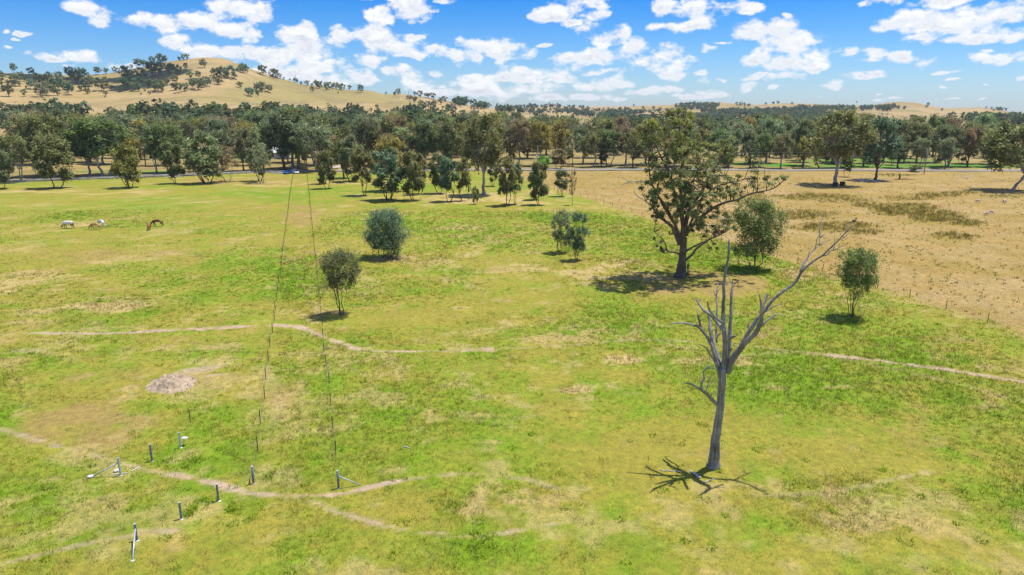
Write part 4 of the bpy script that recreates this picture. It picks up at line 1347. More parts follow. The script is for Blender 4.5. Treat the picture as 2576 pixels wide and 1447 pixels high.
log(1748, 1198, 1.1, .11, 2.05, M_DEADP, 'short thick white broken bough lying in the shadow of the dead tree', 1)
log(1688, 1187, 1.6, .035, -.1, M_DEADP, 'thin pale stick left of the short white bough under the dead tree', 2)
log(1782, 1214, 1.2, .04, .5, M_DEADP, 'curved pale stick lying right of the short white bough', 3, 1)
log(1023, 1127, .6, .05, -.4, M_DEADP, 'lone pale stick lying in open grass at the centre of the meadow', 4)
log(1530, 703, 2.2, .10, .25, M_DEADP, 'bleached forked branch on the ground left of the big gum', 5, 2)
log(1758, 722, 3.5, .05, -.4, M_BARK, 'thin dark branch lying in the shade right of the big gum', 6)
for k, (a, b_, L, an) in enumerate([(2165, 451, 7, .15), (2185, 456, 9, -.1), (2212, 457, 6, .3), (2196, 450, 5, -.5), (2175, 458, 5, .6)]):
    log(a, b_, L, .17, an, M_DEADP, ['longest pale bough in the litter under the pale forked gum, far left', 'broad bough in the middle of the litter under the pale forked gum',
        'right hand bough of the litter beneath the pale forked gum', 'crosswise bough at the back of the litter under the pale forked gum',
        'front left bough of the litter under the pale forked gum'][k], 20 + k, 2).__setitem__('group', 'fallen boughs under the pale forked gum')
log(2275, 452, 7, .16, -.05, M_BARK, 'long dark fallen trunk with an upright stub, right of the pale forked gum', 31, 2)
sm = MB(); sm.tube([(0, 0, 0), (.1, 0, .8), (-.1, .1, 1.7), (.15, 0, 2.2)], [.38, .3, .22, .1], 7, wob=.3, seed=5)
so_ = sm.build('tree_stump', M_BARK, None, True); so_.location = ground_at(2262, 450)
tag(so_, 'jagged dark stump standing at the left end of the long fallen trunk', 'stump')
log(2422, 449, 4, .12, 1.9, M_DEADP, 'bleached bough pointing up, left of the big gum at the right edge', 33, 1, h=1.0)
log(2440, 446, 4.5, .12, .5, M_DEADP, 'arched bleached bough left of the big gum at the right edge', 34, 1, h=.6)
log(2508, 456, 5, .12, .1, M_DEADP, 'low bleached bough just left of the trunk at the right edge', 35, 2)
log(2440, 434, 8, .12, 0, M_DEADP, 'far thin bleached trunk lying near the road at the right', 36, 0)
for k, (a, b_) in enumerate([(2100.5, 469.5), (2118, 468)]):
    m = MB()
    n = 14
    m.tube([(0, 0, 0), (0, 0, .12), (0, 0, .7), (0, 0, 1.25)], [.92, .86, .84, .9], n, caps=False)
    m.tube([(0, 0, 1.25), (0, 0, .5)], [.82, .8], n, caps=False)
    ring = MB(); ring.tube([(.88 * math.cos(i * 2 * math.pi / n), .88 * math.sin(i * 2 * math.pi / n), 1.26) for i in range(n + 1)], .06, 5)
    r = empty('stock_feeder', ground_at(a, b_), .3 * k)
    m.build('barrel', simple_mat('rusted_steel', (.065, .042, .032), .8, var=.4), r, True)
    ring.build('rim', bpy.data.materials['rusted_steel'], r)
    if k: r.rotation_euler = (0.12, 0, .4)
    tag(r, ['dark round stock feeder set against the trunk of the large paddock gum', 'dark round stock feeder standing clear, right of the one by the trunk'][k], 'feeder',
        'round stock feeders under the large paddock gum')

# ------------------------------------------------------------------ steel posts of the unfinished yard
M_STEEL = simple_mat('galvanised_steel', (.50, .53, .56), .45, .2, .2, 20, spec=.5)
M_STEELD = simple_mat('dark_painted_steel', (.14, .18, .21), .5, .1, .2, 14, spec=.5)
M_PICK = simple_mat('black_picket_steel', (.035, .032, .030), .7, .2, .3)
M_CONC = simple_mat('pale_concrete', (.62, .59, .55), .9, 0, .15, 9, bump=.5)
M_WIRE = simple_mat('fence_wire', (.20, .19, .18), .5, .6, .1)


def yard_post(px, py, ty_, label, mat, brace=None, r=.07, low=None):
    p = ground_at(px, py)
    H = atY(px, ty_, p.y).z - p.z
    e = empty('steel_post', p)
    m = MB(); m.tube([(0, 0, -.2), (0, 0, H)], r, 12, caps=False); m.build('pipe', mat, e, True)
    c = MB(); c.tube([(0, 0, H - .03), (0, 0, H + .015)], r * 1.12, 12); c.build('cap', M_STEEL, e)
    f = MB(); f.ell((0.03, -.02, .0), (.13, .11, .04), 9, 6, .25, int(px)); f.build('footing', M_CONC, e)
    if brace:
        q = ground_at(*brace) - p
        bm_ = MB(); bm_.tube([(0, 0, H * .74), (q.x, q.y, q.z + .05)], .045, 8); bm_.build('brace', M_STEEL if mat is M_STEEL else M_STEEL, e, True)
        f2 = MB(); f2.ell((q.x, q.y, q.z), (.12, .11, .05), 8, 5, .3, 3); f2.build('brace_footing', M_CONC, e)
    for t in (.35, .6, .85):
        k = MB(); k.tube([(0, 0, H * t), (0, 0, H * t + .012)], r * 1.06, 12); k.build('wire_tie', M_STEEL, e)
    return tag(e, label, 'post', 'steel posts of the unfinished yard')


yard_post(346, 1365, 1318, 'braced steel post nearest the camera, its brace running towards the bottom edge', M_STEELD, (335, 1416))
yard_post(457, 1308, 1264, 'plain dark steel post up and right of the nearest braced post', M_STEELD)
yard_post(550, 1260, 1218, 'plain dark steel post just left of the dirt track, third along from the nearest', M_STEELD)
yard_post(383, 1160, 1118, 'plain dark steel post beside a bright green tuft, right of the concrete scraps', M_STEELD)
yard_post(304, 1196, 1152, 'pale steel post with its brace running left, white concrete scraps at its foot', M_STEEL, (232, 1201))
yard_post(455, 1126, 1088, 'slender pale steel post with an upturned footing on a leaning brace', M_STEEL, None, .06)
lab = ['flat white offcut before the pale braced post', 'lumpy white concrete scrap left of the pale braced post', 'longest pale rail scrap lying at the pale braced post',
       'short pale rail scrap right of the pale braced post']
for k, (a, b_, sx, sy) in enumerate([(228, 1201, .35, .22), (294, 1186, .38, .22), (302, 1193, 1.1, .07), (341, 1181, .07, .7)]):
    m = MB()
    if k < 2: m.ell((0, 0, .06), (sx * .6, sy, .12), 9, 6, .4, k)
    else: m.box((0, 0, .04), (sx, sy, .05), .2)
    o = m.build('concrete_scrap' if k < 2 else 'metal_scrap', M_CONC); o.location = ground_at(a, b_)
    if k == 3: o.rotation_euler = (0, 0, -.6)
    tag(o, lab[k], 'scrap')
# the upturned footing beside the slender post
p = ground_at(462, 1118)
e = empty('loose_brace', p)
m = MB(); m.tube([(0, 0, 0), (.16, -.1, .55)], .03, 7); m.build('rod', M_STEEL, e)
m = MB(); m.ell((.20, -.12, .62), (.24, .2, .08), 9, 6, .3, 8); m.build('concrete_lump', M_CONC, e)
tag(e, 'leaning brace rod with a white concrete lump on its upper end, beside the slender post', 'brace')


def picket_mesh(H=1.25):
    m = MB()
    # Y section star picket
    for a in (0, 2.094, 4.189):
        m.box((math.cos(a) * .018, math.sin(a) * .018, H / 2 - .1), (.036, .010, H + .2), a)
    return m.mesh('picket', M_PICK)


PICK = picket_mesh(1.18)
o = link('star_picket', PICK); o.location = ground_at(479, 1062)
tag(o, 'single black star picket standing alone left of the lane fence', 'post')

# ------------------------------------------------------------------ lane fences
def wire_run(pts, h, r=.011, seed=0):
    m = MB(); P = []
    for i in range(len(pts)):
        P.append(Vector((pts[i][0], pts[i][1], pts[i][2] + h)))
        if i < len(pts) - 1:
            q = (Vector(pts[i]) + Vector(pts[i + 1])) / 2
            P.append(Vector((q.x, q.y, q.z + h - .012)))
    m.tube(P, r, 4)
    return m


def wire_fence(name, label, A, Bp, step, posts_mesh, heights, wr, end=None, matw=M_WIRE, extra=None, group=None, scale=1.0):
    A, Bp = Vector(A), Vector(Bp)
    L = (Bp - A).length; n = max(1, round(L / step))
    base = Vector((A.x, A.y, 0))
    e = empty(name, base)
    pts = []
    for i in range(n + 1):
        q = A + (Bp - A) * (i / n)
        # posts stand a little off the line, as driven
        ox, oy = (0, 0) if i in (0, n) else (random.gauss(0, .03), random.gauss(0, .12))
        z = zt(q.x + ox, q.y + oy)
        pts.append((q.x + ox - base.x, q.y + oy - base.y, z))
        if i > 0 or end is None:
            o_ = link('picket', posts_mesh, None, e, (pts[-1][0], pts[-1][1], z))
            o_.rotation_euler = (random.gauss(0, .015), random.gauss(0, .02), random.uniform(0, 2))
            o_.scale = (1, 1, scale * random.uniform(.95, 1.05))
    for h in heights: wire_run(pts, h, wr).build('wire', matw, e)
    if end:
        p = pts[0]
        m = MB(); m.tube([(p[0], p[1], p[2] - .2), (p[0], p[1], p[2] + 1.3)], .075, 12); m.build('end_post', M_STEELD, e, True)
        m = MB(); m.tube([(p[0], p[1], p[2] + 1.29), (p[0], p[1], p[2] + 1.33)], .085, 12); m.build('cap', M_STEEL, e)
        q = Vector((end[0], end[1], 0)) - Vector((A.x, A.y, 0))
        m = MB(); m.tube([(p[0], p[1], p[2] + .95), (q.x, q.y, zt(end[0], end[1]) + .05)], .035, 8); m.build('brace', M_STEEL, e, True)
        m = MB(); m.ell((p[0], p[1], p[2]), (.13, .11, .04), 9, 5, .3, 2); m.build('footing', M_CONC, e)
    return tag(e, label, 'fence', group)


LF = 'pair of wire fences along the lane'
a0 = G(638, 1215); a1 = G(737, 441)
wire_fence('wire_fence', 'left fence of the long lane, black pickets leading up to the white car', (*a0, 0), (*a1, 0), 4.85, PICK,
           (.25, .5, .78, 1.05), .0035, end=(a0[0] - .45, a0[1] + .5), group=LF)
b0 = G(852, 1228); b1 = G(773, 440)
e0 = G(906, 1221)
wire_fence('wire_fence', 'right fence of the long lane, with a brace running right from its near end post', (*b0, 0), (*b1, 0), 4.7, PICK,
           (.25, .5, .78, 1.05), .0045, end=e0, group=LF)
# boundary fence between meadow and dry paddock
mp_ = MB()
for a in (0, 2.094, 4.189): mp_.box((math.cos(a) * .022, math.sin(a) * .022, .55), (.044, .012, 1.3), a)
PICKR = mp_.mesh('picket', simple_mat('rusty_picket', (.10, .065, .045), .8))
wire_fence('boundary_fence', 'long wire fence with rusty pickets between green meadow and dry paddock', (fence_x(52), 52, 0), (fence_x(284), 284, 0), 5.6, PICKR,
           (.3, .6, .95), .004)
# strainer post hidden beside the fence near the bushy gum
m = MB(); m.tube([(0, 0, -.1), (0, 0, 1.5)], .13, 9, wob=.1)
o = m.build('strainer_post', M_DEAD, None, True); o.location = ground_at(1834, 640)
tag(o, 'thick grey timber strainer post on the boundary fence beside the bushy gum', 'post')
o = link('star_picket', PICK); o.location = ground_at(655, 558)
tag(o, 'tiny lone picket in open grass right of the horses', 'post')

# ------------------------------------------------------------------ dirt mound
mx_, my_ = G(432, 966)
n = 60
V = []; F = []
rngm = np.random.default_rng(5)
u = np.linspace(-1, 1, n)
UX, UY = np.meshgrid(u, u)
d = np.sqrt(UX ** 2 + UY ** 2) + 0.22 * fbm(UX * 2.2 + 9, UY * 2.2, 61, 3)
hh = sstep(1.0, 0.1, d) * (0.62 + 0.5 * fbm(UX * 3, UY * 3, 63, 3)) + .16 * fbm(UX * 11, UY * 11, 65, 3) * sstep(1.0, .6, d)
hh = hh * 1.35 - 0.06 * sstep(.85, 1.1, d)
Xm, Ym = UX * 2.6, UY * 2.3
Vm = np.stack([Xm.ravel(), Ym.ravel(), hh.ravel()], 1)
i_ = (np.arange(n - 1)[:, None] * n + np.arange(n - 1)[None, :]).ravel()
Fm = np.stack([i_, i_ + 1, i_ + n + 1, i_ + n], 1)
M_DIRT = simple_mat('loose_pale_dirt', (.40, .30, .20), .95, 0, .35, 1.6, bump=.6)
mo = link('dirt_mound', np_mesh('dirt_mound', Vm, Fm, M_DIRT, smooth=False)); mo.location = (mx_, my_, zt(mx_, my_) - .02)
tag(mo, 'low heap of loose pinkish dirt and clods lying in the grass left of the lane', 'mound')
cl = MB(); rn = random.Random(3)
for k in range(90):
    a = rn.uniform(0, 6.28); q = rn.uniform(0, 1) ** .6 * 2.9
    X, Y = math.cos(a) * q, math.sin(a) * q * .85
    iy = min(n - 1, max(0, int((Y / 2.3 + 1) / 2 * (n - 1)))); ix = min(n - 1, max(0, int((X / 2.6 + 1) / 2 * (n - 1))))
    s = rn.uniform(.03, .09)
    cl.ell((X, Y, max(0, hh[iy, ix]) + s * .3), (s * rn.uniform(.8, 1.4), s, s * .7), 6, 4, .5, k)
c_ = cl.build('clods', simple_mat('dirt_clods', (.36, .27, .18), .95, 0, .3, 3), mo); c_['kind'] = 'stuff'

# ------------------------------------------------------------------ road and rail fence
M_ROAD = simple_mat('grey_sealed_road', (.25, .24, .225), .85, 0, .12, .6)
M_VERGE = simple_mat('gravel_verge', (.40, .31, .20), .95, 0, .25, .8)


def strip(name, hw, lift, mat, x0=-420, x1=520, step=6):
    m = MB(); P = []
    for x in np.arange(x0, x1, step):
        y = float(np.interp(x, ROAD_X, ROAD_Y)); P.append((x, y))
    for i, (x, y) in enumerate(P):
        a = P[max(0, i - 1)]; b_ = P[min(len(P) - 1, i + 1)]
        t = Vector((b_[0] - a[0], b_[1] - a[1], 0)).normalized(); nn = Vector((-t.y, t.x, 0))
        zc = zt(x, y) + lift
        for s in (-1, 1):
            q = Vector((x, y, 0)) + nn * hw * s
            m.v.append((q.x, q.y, max(zc, zt(q.x, q.y) + lift * .5)))
    for i in range(len(P) - 1): m.f.append((2 * i, 2 * i + 2, 2 * i + 3, 2 * i + 1))
    return m.build(name, mat)


tag(strip('road_verge', 4.2, .16, M_VERGE), kind='structure')
tag(strip('road', 2.9, .24, M_ROAD), kind='structure')
lm = strip('road_line', .09, .26, simple_mat('road_paint', (.75, .75, .72), .7))
tag(lm, kind='structure')
# gravel side road between the trees right of the cars
gx0, gy0 = G(835, 424)
m = MB(); m.box((gx0, gy0 + 12, zt(gx0, gy0 + 12) + .05), (5, 20, .05), -.35)
tag(m.build('side_road', simple_mat('pale_gravel', (.55, .50, .44), .95)), kind='structure')

M_RAIL = simple_mat('weathered_rail', (.42, .41, .40), .8, 0, .2, 3)
rf = empty('rail_fence', (0, 0, 0))
rx = [G(-60, 473), G(0, 462.5), (G(200, 454)), G(410, 446.5)]
rx2 = [G(437, 445.5), G(560, 440.5), G(700, 435.8)]


def rails(seg):
    pts = []
    for i in range(len(seg) - 1):
        a, b_ = seg[i], seg[i + 1]
        L = math.dist(a, b_); n_ = max(1, round(L / 3.2))
        for k in range(n_): pts.append((a[0] + (b_[0] - a[0]) * k / n_, a[1] + (b_[1] - a[1]) * k / n_))
    pts.append(seg[-1])
    return pts


pm = MB(); pm.box((0, 0, .62), (.16, .16, 1.35)); PM = pm.mesh('post', M_RAIL)
for seg in (rails(rx), rails(rx2)):
    for x, y in seg: link('post', PM, None, rf, (x, y, zt(x, y)))
    for h in (.35, .75, 1.15):
        m = MB()
        for i in range(len(seg) - 1):
            a, b_ = seg[i], seg[i + 1]
            L = math.dist(a, b_); an = math.atan2(b_[1] - a[1], b_[0] - a[0])
            z1, z2 = zt(*a), zt(*b_)
            nx_, ny_ = math.sin(an) * .10, -math.cos(an) * .10
            m.box(((a[0] + b_[0]) / 2 + nx_, (a[1] + b_[1]) / 2 + ny_, (z1 + z2) / 2 + h), (L * .995, .05, .16), an)
        m.build('rail', M_RAIL, rf)
tag(rf, 'weathered grey three rail fence along the road at the left', 'fence')
# gate in the gap
ga, gb = G(412, 446.4), G(435, 445.6)
gt = empty('farm_gate', (ga[0], ga[1], zt(*ga)))
L = math.dist(ga, gb); an = math.atan2(gb[1] - ga[1], gb[0] - ga[0]); gt.rotation_euler = (0, 0, an)
M_WHITE = simple_mat('white_painted_steel', (.78, .77, .74), .5)
m = MB()
for a, b_ in (((.1, 0, .15), (L - .1, 0, .15)), ((.1, 0, 1.2), (L - .1, 0, 1.2)), ((.1, 0, .15), (.1, 0, 1.2)), ((L - .1, 0, .15), (L - .1, 0, 1.2))): m.tube([a, b_], .05, 6)
m.build('gate_frame', M_WHITE, gt)
for h in (.4, .65, .9):
    m = MB(); m.tube([(.1, 0, h), (L - .1, 0, h)], .03, 5); m.build('gate_bar', M_WHITE, gt)
tag(gt, 'pale steel farm gate in the gap of the grey rail fence', 'gate')
dv = MB(); q = G(424, 444)
dv.box((q[0] + 1, q[1] + 3, zt(*q) + .1), (L * 1.2, 9, .06), an)
tag(dv.build('driveway', simple_mat('pale_driveway', (.52, .46, .38), .95)), kind='structure')

# pale pipe rails stacked by the lane gate
pp = empty('rail_stack', ground_at(706, 437))
for k in range(6):
    m = MB(); m.box((0, (k % 3 - 1) * .5, .12 + .16 * (k // 3)), (6.5, .3, .13), .02 * k)
    m.build('rail', M_WHITE, pp)
tag(pp, 'stack of pale rails lying on the grass just left of the blue car', 'rails')

# ------------------------------------------------------------------ cars
M_GLASS = simple_mat('dark_window_glass', (.02, .025, .03), .08, 0, .02, spec=.8)
M_TYRE = simple_mat('black_rubber', (.02, .02, .02), .9)
M_RIM = simple_mat('alloy_rim', (.5, .5, .52), .3, .8)
M_LAMP = simple_mat('clear_headlamp', (.75, .76, .78), .15, 0, .02, spec=.8)


def car(paint, label, loc, rz, wagon=False):
    e = empty('parked_car', loc, rz)
    # side profile, x forward
    up = [(-2.1, .45), (-2.15, .75), (-2.05, 1.0), (-1.0, 1.02), (.75, .98), (1.7, .86), (2.1, .70), (2.15, .45)]
    m = MB(); W = .88
    prof_ = up + [(2.0, .25), (-2.0, .25)]
    k = len(prof_)
    for s, ins in ((-1, .10), (-1, 0), (1, 0), (1, .10)):
        for x, z in prof_:
            f_ = 0.96 if ins else 1
            m.v.append((x * f_, s * (W - (0 if ins else .07) if False else (W if ins else W - .07)), .62 + (z - .62) * f_))
    for r_ in range(3):
        for j in range(k): m.f.append((r_ * k + j, r_ * k + (j + 1) % k, (r_ + 1) * k + (j + 1) % k, (r_ + 1) * k + j))
    m.f.append(tuple(range(k))[::-1]); m.f.append(tuple(range(3 * k, 4 * k)))
    m.build('body', paint, e)
    back = -1.95 if wagon else -1.75
    m = MB()
    m.add([(back, -.78, 1.0), (.95, -.78, .98), (.95, .78, .98), (back, .78, 1.0), (back + .35, -.60, 1.42), (.15, -.60, 1.42), (.15, .60, 1.42), (back + .35, .60, 1.42)],
          [(0, 1, 5, 4), (1, 2, 6, 5), (2, 3, 7, 6), (3, 0, 4, 7), (4, 5, 6, 7), (3, 2, 1, 0)])
    m.build('windows', M_GLASS, e)
    m = MB(); m.box(((back + .5) / 2, 0, 1.45), (.15 - back - .3, 1.22, .07)); m.build('roof', paint, e)
    for x in (-1.3, 1.3):
        for s in (-1, 1):
            w = MB(); w.tube([(x, s * .68, .32), (x, s * .90, .32)], .32, 14); wo = w.build('wheel', M_TYRE, e)
            rm = MB(); rm.tube([(x, s * .89, .32), (x, s * .915, .32)], .19, 10); rm.build('rim', M_RIM, wo)
    for s in (-1, 1):
        h = MB(); h.ell((2.06, s * .62, .70), (.10, .20, .09), 8, 5); h.build('headlight', M_LAMP, e)
        h = MB(); h.box((-2.12, s * .66, .80), (.06, .26, .16)); h.build('tail_light', simple_mat('red_lens', (.4, .01, .01), .3), e)
        h = MB(); h.box((.62, s * .95, 1.02), (.14, .14, .12)); h.build('mirror', paint, e)
    g = MB(); g.box((2.13, 0, .50), (.05, 1.0, .18)); g.build('grille', M_TYRE, e)
    return tag(e, label, 'car')


M_BLUE = simple_mat('blue_car_paint', (.01, .14, .55), .25, .2, .03, spec=.6)
M_CARW = simple_mat('white_car_paint', (.80, .80, .80), .25, 0, .02, spec=.6)
M_SILV = simple_mat('silver_car_paint', (.62, .64, .66), .3, .4, .02, spec=.6)
p = ground_at(723, 437); car(M_BLUE, 'bright blue hatchback parked facing the meadow at the head of the lane', p, -1.75)
p = ground_at(744, 436.4); car(M_CARW, 'white car parked at an angle right of the blue car', p, -.95, True)
p = ground_at(737, 433.2); car(M_SILV, 'silver car half hidden behind the white car', p, -2.6, True)

# ------------------------------------------------------------------ animals
def skin_body(name, joints, edges, mat, loc, rz, scale, root=0, parent=None):
    me = bpy.data.meshes.new(name)
    me.from_pydata([j[0] for j in joints], edges, [])
    me.materials.append(mat)
    o = bpy.data.objects.new(name, me); COL.objects.link(o)
    if not me.skin_vertices: 
        bpy_attr = me.attributes.get('skin')
    o.modifiers.new('skin', 'SKIN')
    if not me.skin_vertices:
        import bmesh
        b_ = bmesh.new(); b_.from_mesh(me); b_.verts.layers.skin.verify(); b_.to_mesh(me); b_.free()
    lay = me.skin_vertices[0].data
    for i, j in enumerate(joints):
        r = j[1] if hasattr(j[1], '__len__') else (j[1], j[1])
        lay[i].radius = r; lay[i].use_root = (i == root)
    s = o.modifiers.new('sub', 'SUBSURF'); s.levels = 1; s.render_levels = 1
    o.location = loc; o.rotation_euler = (0, 0, rz); o.scale = (scale,) * 3
    if parent: o.parent = parent
    return o


def horse(label, px, py, rz, coat, mane, rug=None, scale=1.0, stride=0.0, legcol=None, dark_head=None):
    """grazing horse, body along +x, head down in front"""
    loc = ground_at(px, py)
    J = [((0, 0, 1.12), (.29, .30)),          # 0 barrel
         ((.42, 0, 1.12), (.27, .30)),        # 1 chest
         ((.70, 0, 1.10), (.20, .25)),        # 2 shoulder
         ((.95, 0, .86), (.13, .17)),         # 3 neck
         ((1.18, 0, .55), (.10, .12)),        # 4 poll
         ((1.26, 0, .34), (.085, .11)),       # 5 face
         ((1.30, 0, .12), (.055, .07)),       # 6 muzzle
         ((-.40, 0, 1.14), (.29, .30)),       # 7 loin
         ((-.72, 0, 1.12), (.25, .27))]       # 8 rump
    E = [(0, 1), (1, 2), (2, 3), (3, 4), (4, 5), (5, 6), (0, 7), (7, 8)]

    def leg(parent, pts):
        k = parent
        for c, r in pts:
            J.append((c, r)); E.append((k, len(J) - 1)); k = len(J) - 1
    s = stride
    leg(2, [((.60, .15, .82), .12), ((.58 + s, .16, .48), .068), ((.58 + s * 1.2, .16, .16), .045), ((.62 + s * 1.3, .16, .03), .065)])
    leg(2, [((.60, -.15, .82), .12), ((.56 - s * .6, -.16, .48), .068), ((.52 - s, -.16, .16), .045), ((.55 - s, -.16, .03), .065)])
    leg(8, [((-.74, .15, .82), .15), ((-.68 + s, .16, .62), .10), ((-.92 + s * .5, .16, .45), .066), ((-.86 + s, .16, .16), .045), ((-.82 + s, .16, .03), .065)])
    leg(8, [((-.74, -.15, .82), .15), ((-.70 - s * .5, -.16, .62), .10), ((-.95 - s, -.16, .45), .066), ((-.92 - s, -.16, .16), .045), ((-.88 - s, -.16, .03), .065)])
    root = empty('horse', loc, rz); root.scale = (scale * 1.12,) * 3
    b_ = skin_body('body', J, E, coat, (0, 0, 0), 0, 1, 0, root)
    m = MB(); m.tube([(-.93, 0, 1.18), (-1.04, 0, 1.0), (-1.04, 0, .7), (-1.0, 0, .42)], [.04, .055, .06, .03], 7)
    m.build('tail', mane, root, True)
    m = MB()
    m.tube([(.66, 0, 1.33), (.92, 0, 1.08), (1.14, 0, .76), (1.22, 0, .66)], [.04, .07, .06, .03], 6); m.build('mane', mane, root, True)
    for s_ in (-1, 1):
        m = MB(); m.tube([(1.14, s_ * .07, .64), (1.10, s_ * .10, .76)], [.035, .008], 5); m.build('ear', coat, root)
    if rug is not None:
        m = MB()
        m.tube([(-.98, 0, 1.05), (-.75, 0, 1.06), (-.3, 0, 1.05), (.3, 0, 1.04), (.66, 0, 1.03), (.80, 0, 1.0)], [.26, .37, .385, .38, .36, .24], 14)
        m.build('rug', rug, root, True)
        m = MB(); m.tube([(.72, 0, 1.06), (1.0, 0, .80), (1.16, 0, .60)], [.27, .20, .14], 10); m.build('neck_rug', rug, root, True)
        m = MB(); m.tube([(1.20, 0, .52), (1.27, 0, .34), (1.29, 0, .22)], [.135, .13, .10], 8); m.build('fly_mask', simple_mat('grey_mesh', (.16, .22, .22), .8), root, True)
    return tag(root, label, 'horse', 'horses grazing in the left meadow')


def coat(name, c): return simple_mat(name, c, .55, 0, .15, 3)


K_WHITE = coat('white_rug_cloth', (.66, .63, .58)); K_DARK = coat('dark_bay_coat', (.05, .035, .03))
K_PAL = coat('palomino_coat', (.50, .28, .11)); K_CREAM = coat('cream_mane', (.72, .62, .48)); K_GREY = coat('grey_coat', (.60, .58, .57))
K_CHE = coat('chestnut_coat', (.30, .115, .045)); K_LIV = coat('liver_chestnut_coat', (.16, .055, .03)); K_BLK = coat('black_hair', (.03, .02, .018))
PI = math.pi
horse('horse in a white rug and grey fly mask grazing, farthest left', 173, 576, PI - .08, K_DARK, K_BLK, K_WHITE, 1.05, .05)
horse('golden palomino horse grazing with a pale mane, in front of the white horse', 242, 581.5, PI + .05, K_PAL, K_CREAM, None, 1.0, .14)
horse('white horse standing just behind the palomino, head turned away', 256, 573, PI - .45, K_GREY, K_CREAM, None, .98, .05)
horse('light chestnut horse seen from behind, left of the darker one', 376.5, 580, PI / 2 + .35, K_CHE, K_CHE, None, .95, .06)
horse('dark chestnut horse grazing side on, farthest right of the horses', 397, 571, PI + .12, K_LIV, K_BLK, None, 1.0, .05)

K_WOOL = coat('cream_wool', (.74, .60, .42))
for k, (px, py, rz) in enumerate([(2459, 509.5, 2.9), (2525, 511.5, .2), (2481, 540, 3.3), (2495, 536.5, 2.6)]):
    J = [((0, 0, .55), (.24, .24)), ((.3, 0, .56), (.22, .22)), ((.5, 0, .5), (.12, .13)), ((.66, 0, .34), (.09, .10)), ((.76, 0, .2), (.06, .06)), ((-.32, 0, .55), (.22, .22))]
    E = [(0, 1), (1, 2), (2, 3), (3, 4), (0, 5)]
    for pr_, x in ((1, .28), (5, -.34)):
        for s in (-.11, .11):
            J.append(((x, s, .3), .07)); E.append((pr_, len(J) - 1)); J.append(((x, s, .03), .045)); E.append((len(J) - 2, len(J) - 1))
    root = empty('sheep', ground_at(px, py), rz); root.scale = (1.25,) * 3
    skin_body('body', J, E, K_WOOL, (0, 0, 0), 0, 1, 0, root)
    m = MB(); m.tube([(-.5, 0, .6), (-.56, 0, .4)], [.05, .03], 5); m.build('tail', K_WOOL, root, True)
    tag(root, ['cream sheep grazing alone left of the upper right pair, below the right edge gum', 'cream sheep nearest the right edge of the photo, grazing in dry grass',
               'larger of two sheep close together, the left one, at the end of the rush bed', 'right hand sheep of the two standing close together by the rush bed'][k],
        'sheep', 'sheep in the dry paddock')

# ------------------------------------------------------------------ power poles and line
M_POLE = simple_mat('grey_pole_timber', (.20, .18, .16), .85, 0, .2, 3)
M_INS = simple_mat('porcelain', (.5, .52, .52), .3)


def pole(px, py, ty_, label, tr=False, arms=1):
    p = ground_at(px, py); H = atY(px, ty_, p.y).z - p.z
    e = empty('power_pole', p)
    m = MB(); m.tube([(0, 0, -.3), (0, 0, H)], [.19, .12], 9); m.build('pole', M_POLE, e, True)
    tips = []
    for k in range(arms):
        z = H - .25 - k * 2.6; w = 1.5 if k == 0 else .8
        m = MB(); m.box((0, -.17, z), (.12, .12, .14)); m.box((0, -.16, z), (.10, w * 2, .14), math.pi / 2 if False else 0)
        m = MB(); m.box((0, 0, z), (w * 2, .10, .13), .6); m.build('crossarm', M_POLE, e)
        for s in (-.92, 0, .92):
            x, y = math.cos(.6) * w * s, math.sin(.6) * w * s
            i = MB(); i.tube([(x, y, z + .05), (x, y, z + .26)], [.05, .035], 6); i.build('insulator', M_INS, e)
            if k == 0: tips.append(p + Vector((x, y, z + .27)))
    if tr:
        m = MB(); m.tube([(-.42, -.2, H - 4.9), (-.42, -.2, H - 3.8)], .34, 12); m.build('transformer', simple_mat('pale_transformer', (.55, .57, .58), .5), e, True)
    tag(e, label, 'pole')
    return tips


t1 = pole(1352, 431, 367, 'power pole with a pale transformer standing among the belt trees', True, 2)
t2 = pole(2324, 438, 374, 'power pole with a long crossarm right of the low dark shrub', False, 1)
for k in range(3):
    P = []
    for i in range(25):
        t = i / 24
        q = t1[k].lerp(t2[k], t); q.z -= 4 * t * (1 - t) * 2.2
        P.append(q)
    m = MB(); m.tube(P, .011, 4)
    o = m.build('power_line', simple_mat('bright_conductor', (.20, .20, .20), .8, .1))
    tag(o, ['nearest wire of the power line strung between the two poles', 'middle wire of the power line strung between the two poles',
            'farthest wire of the power line strung between the two poles'][k], 'wire', 'wires of the power line')
# stay wire of the left pole
m = MB(); a = t1[1]; m.tube([a - Vector((0, 0, 1.2)), Vector((a.x - 6.5, a.y - 1, 3.6))], .02, 4)
tag(m.build('stay_wire', M_WIRE), 'slanting stay wire left of the pole with the transformer', 'wire')


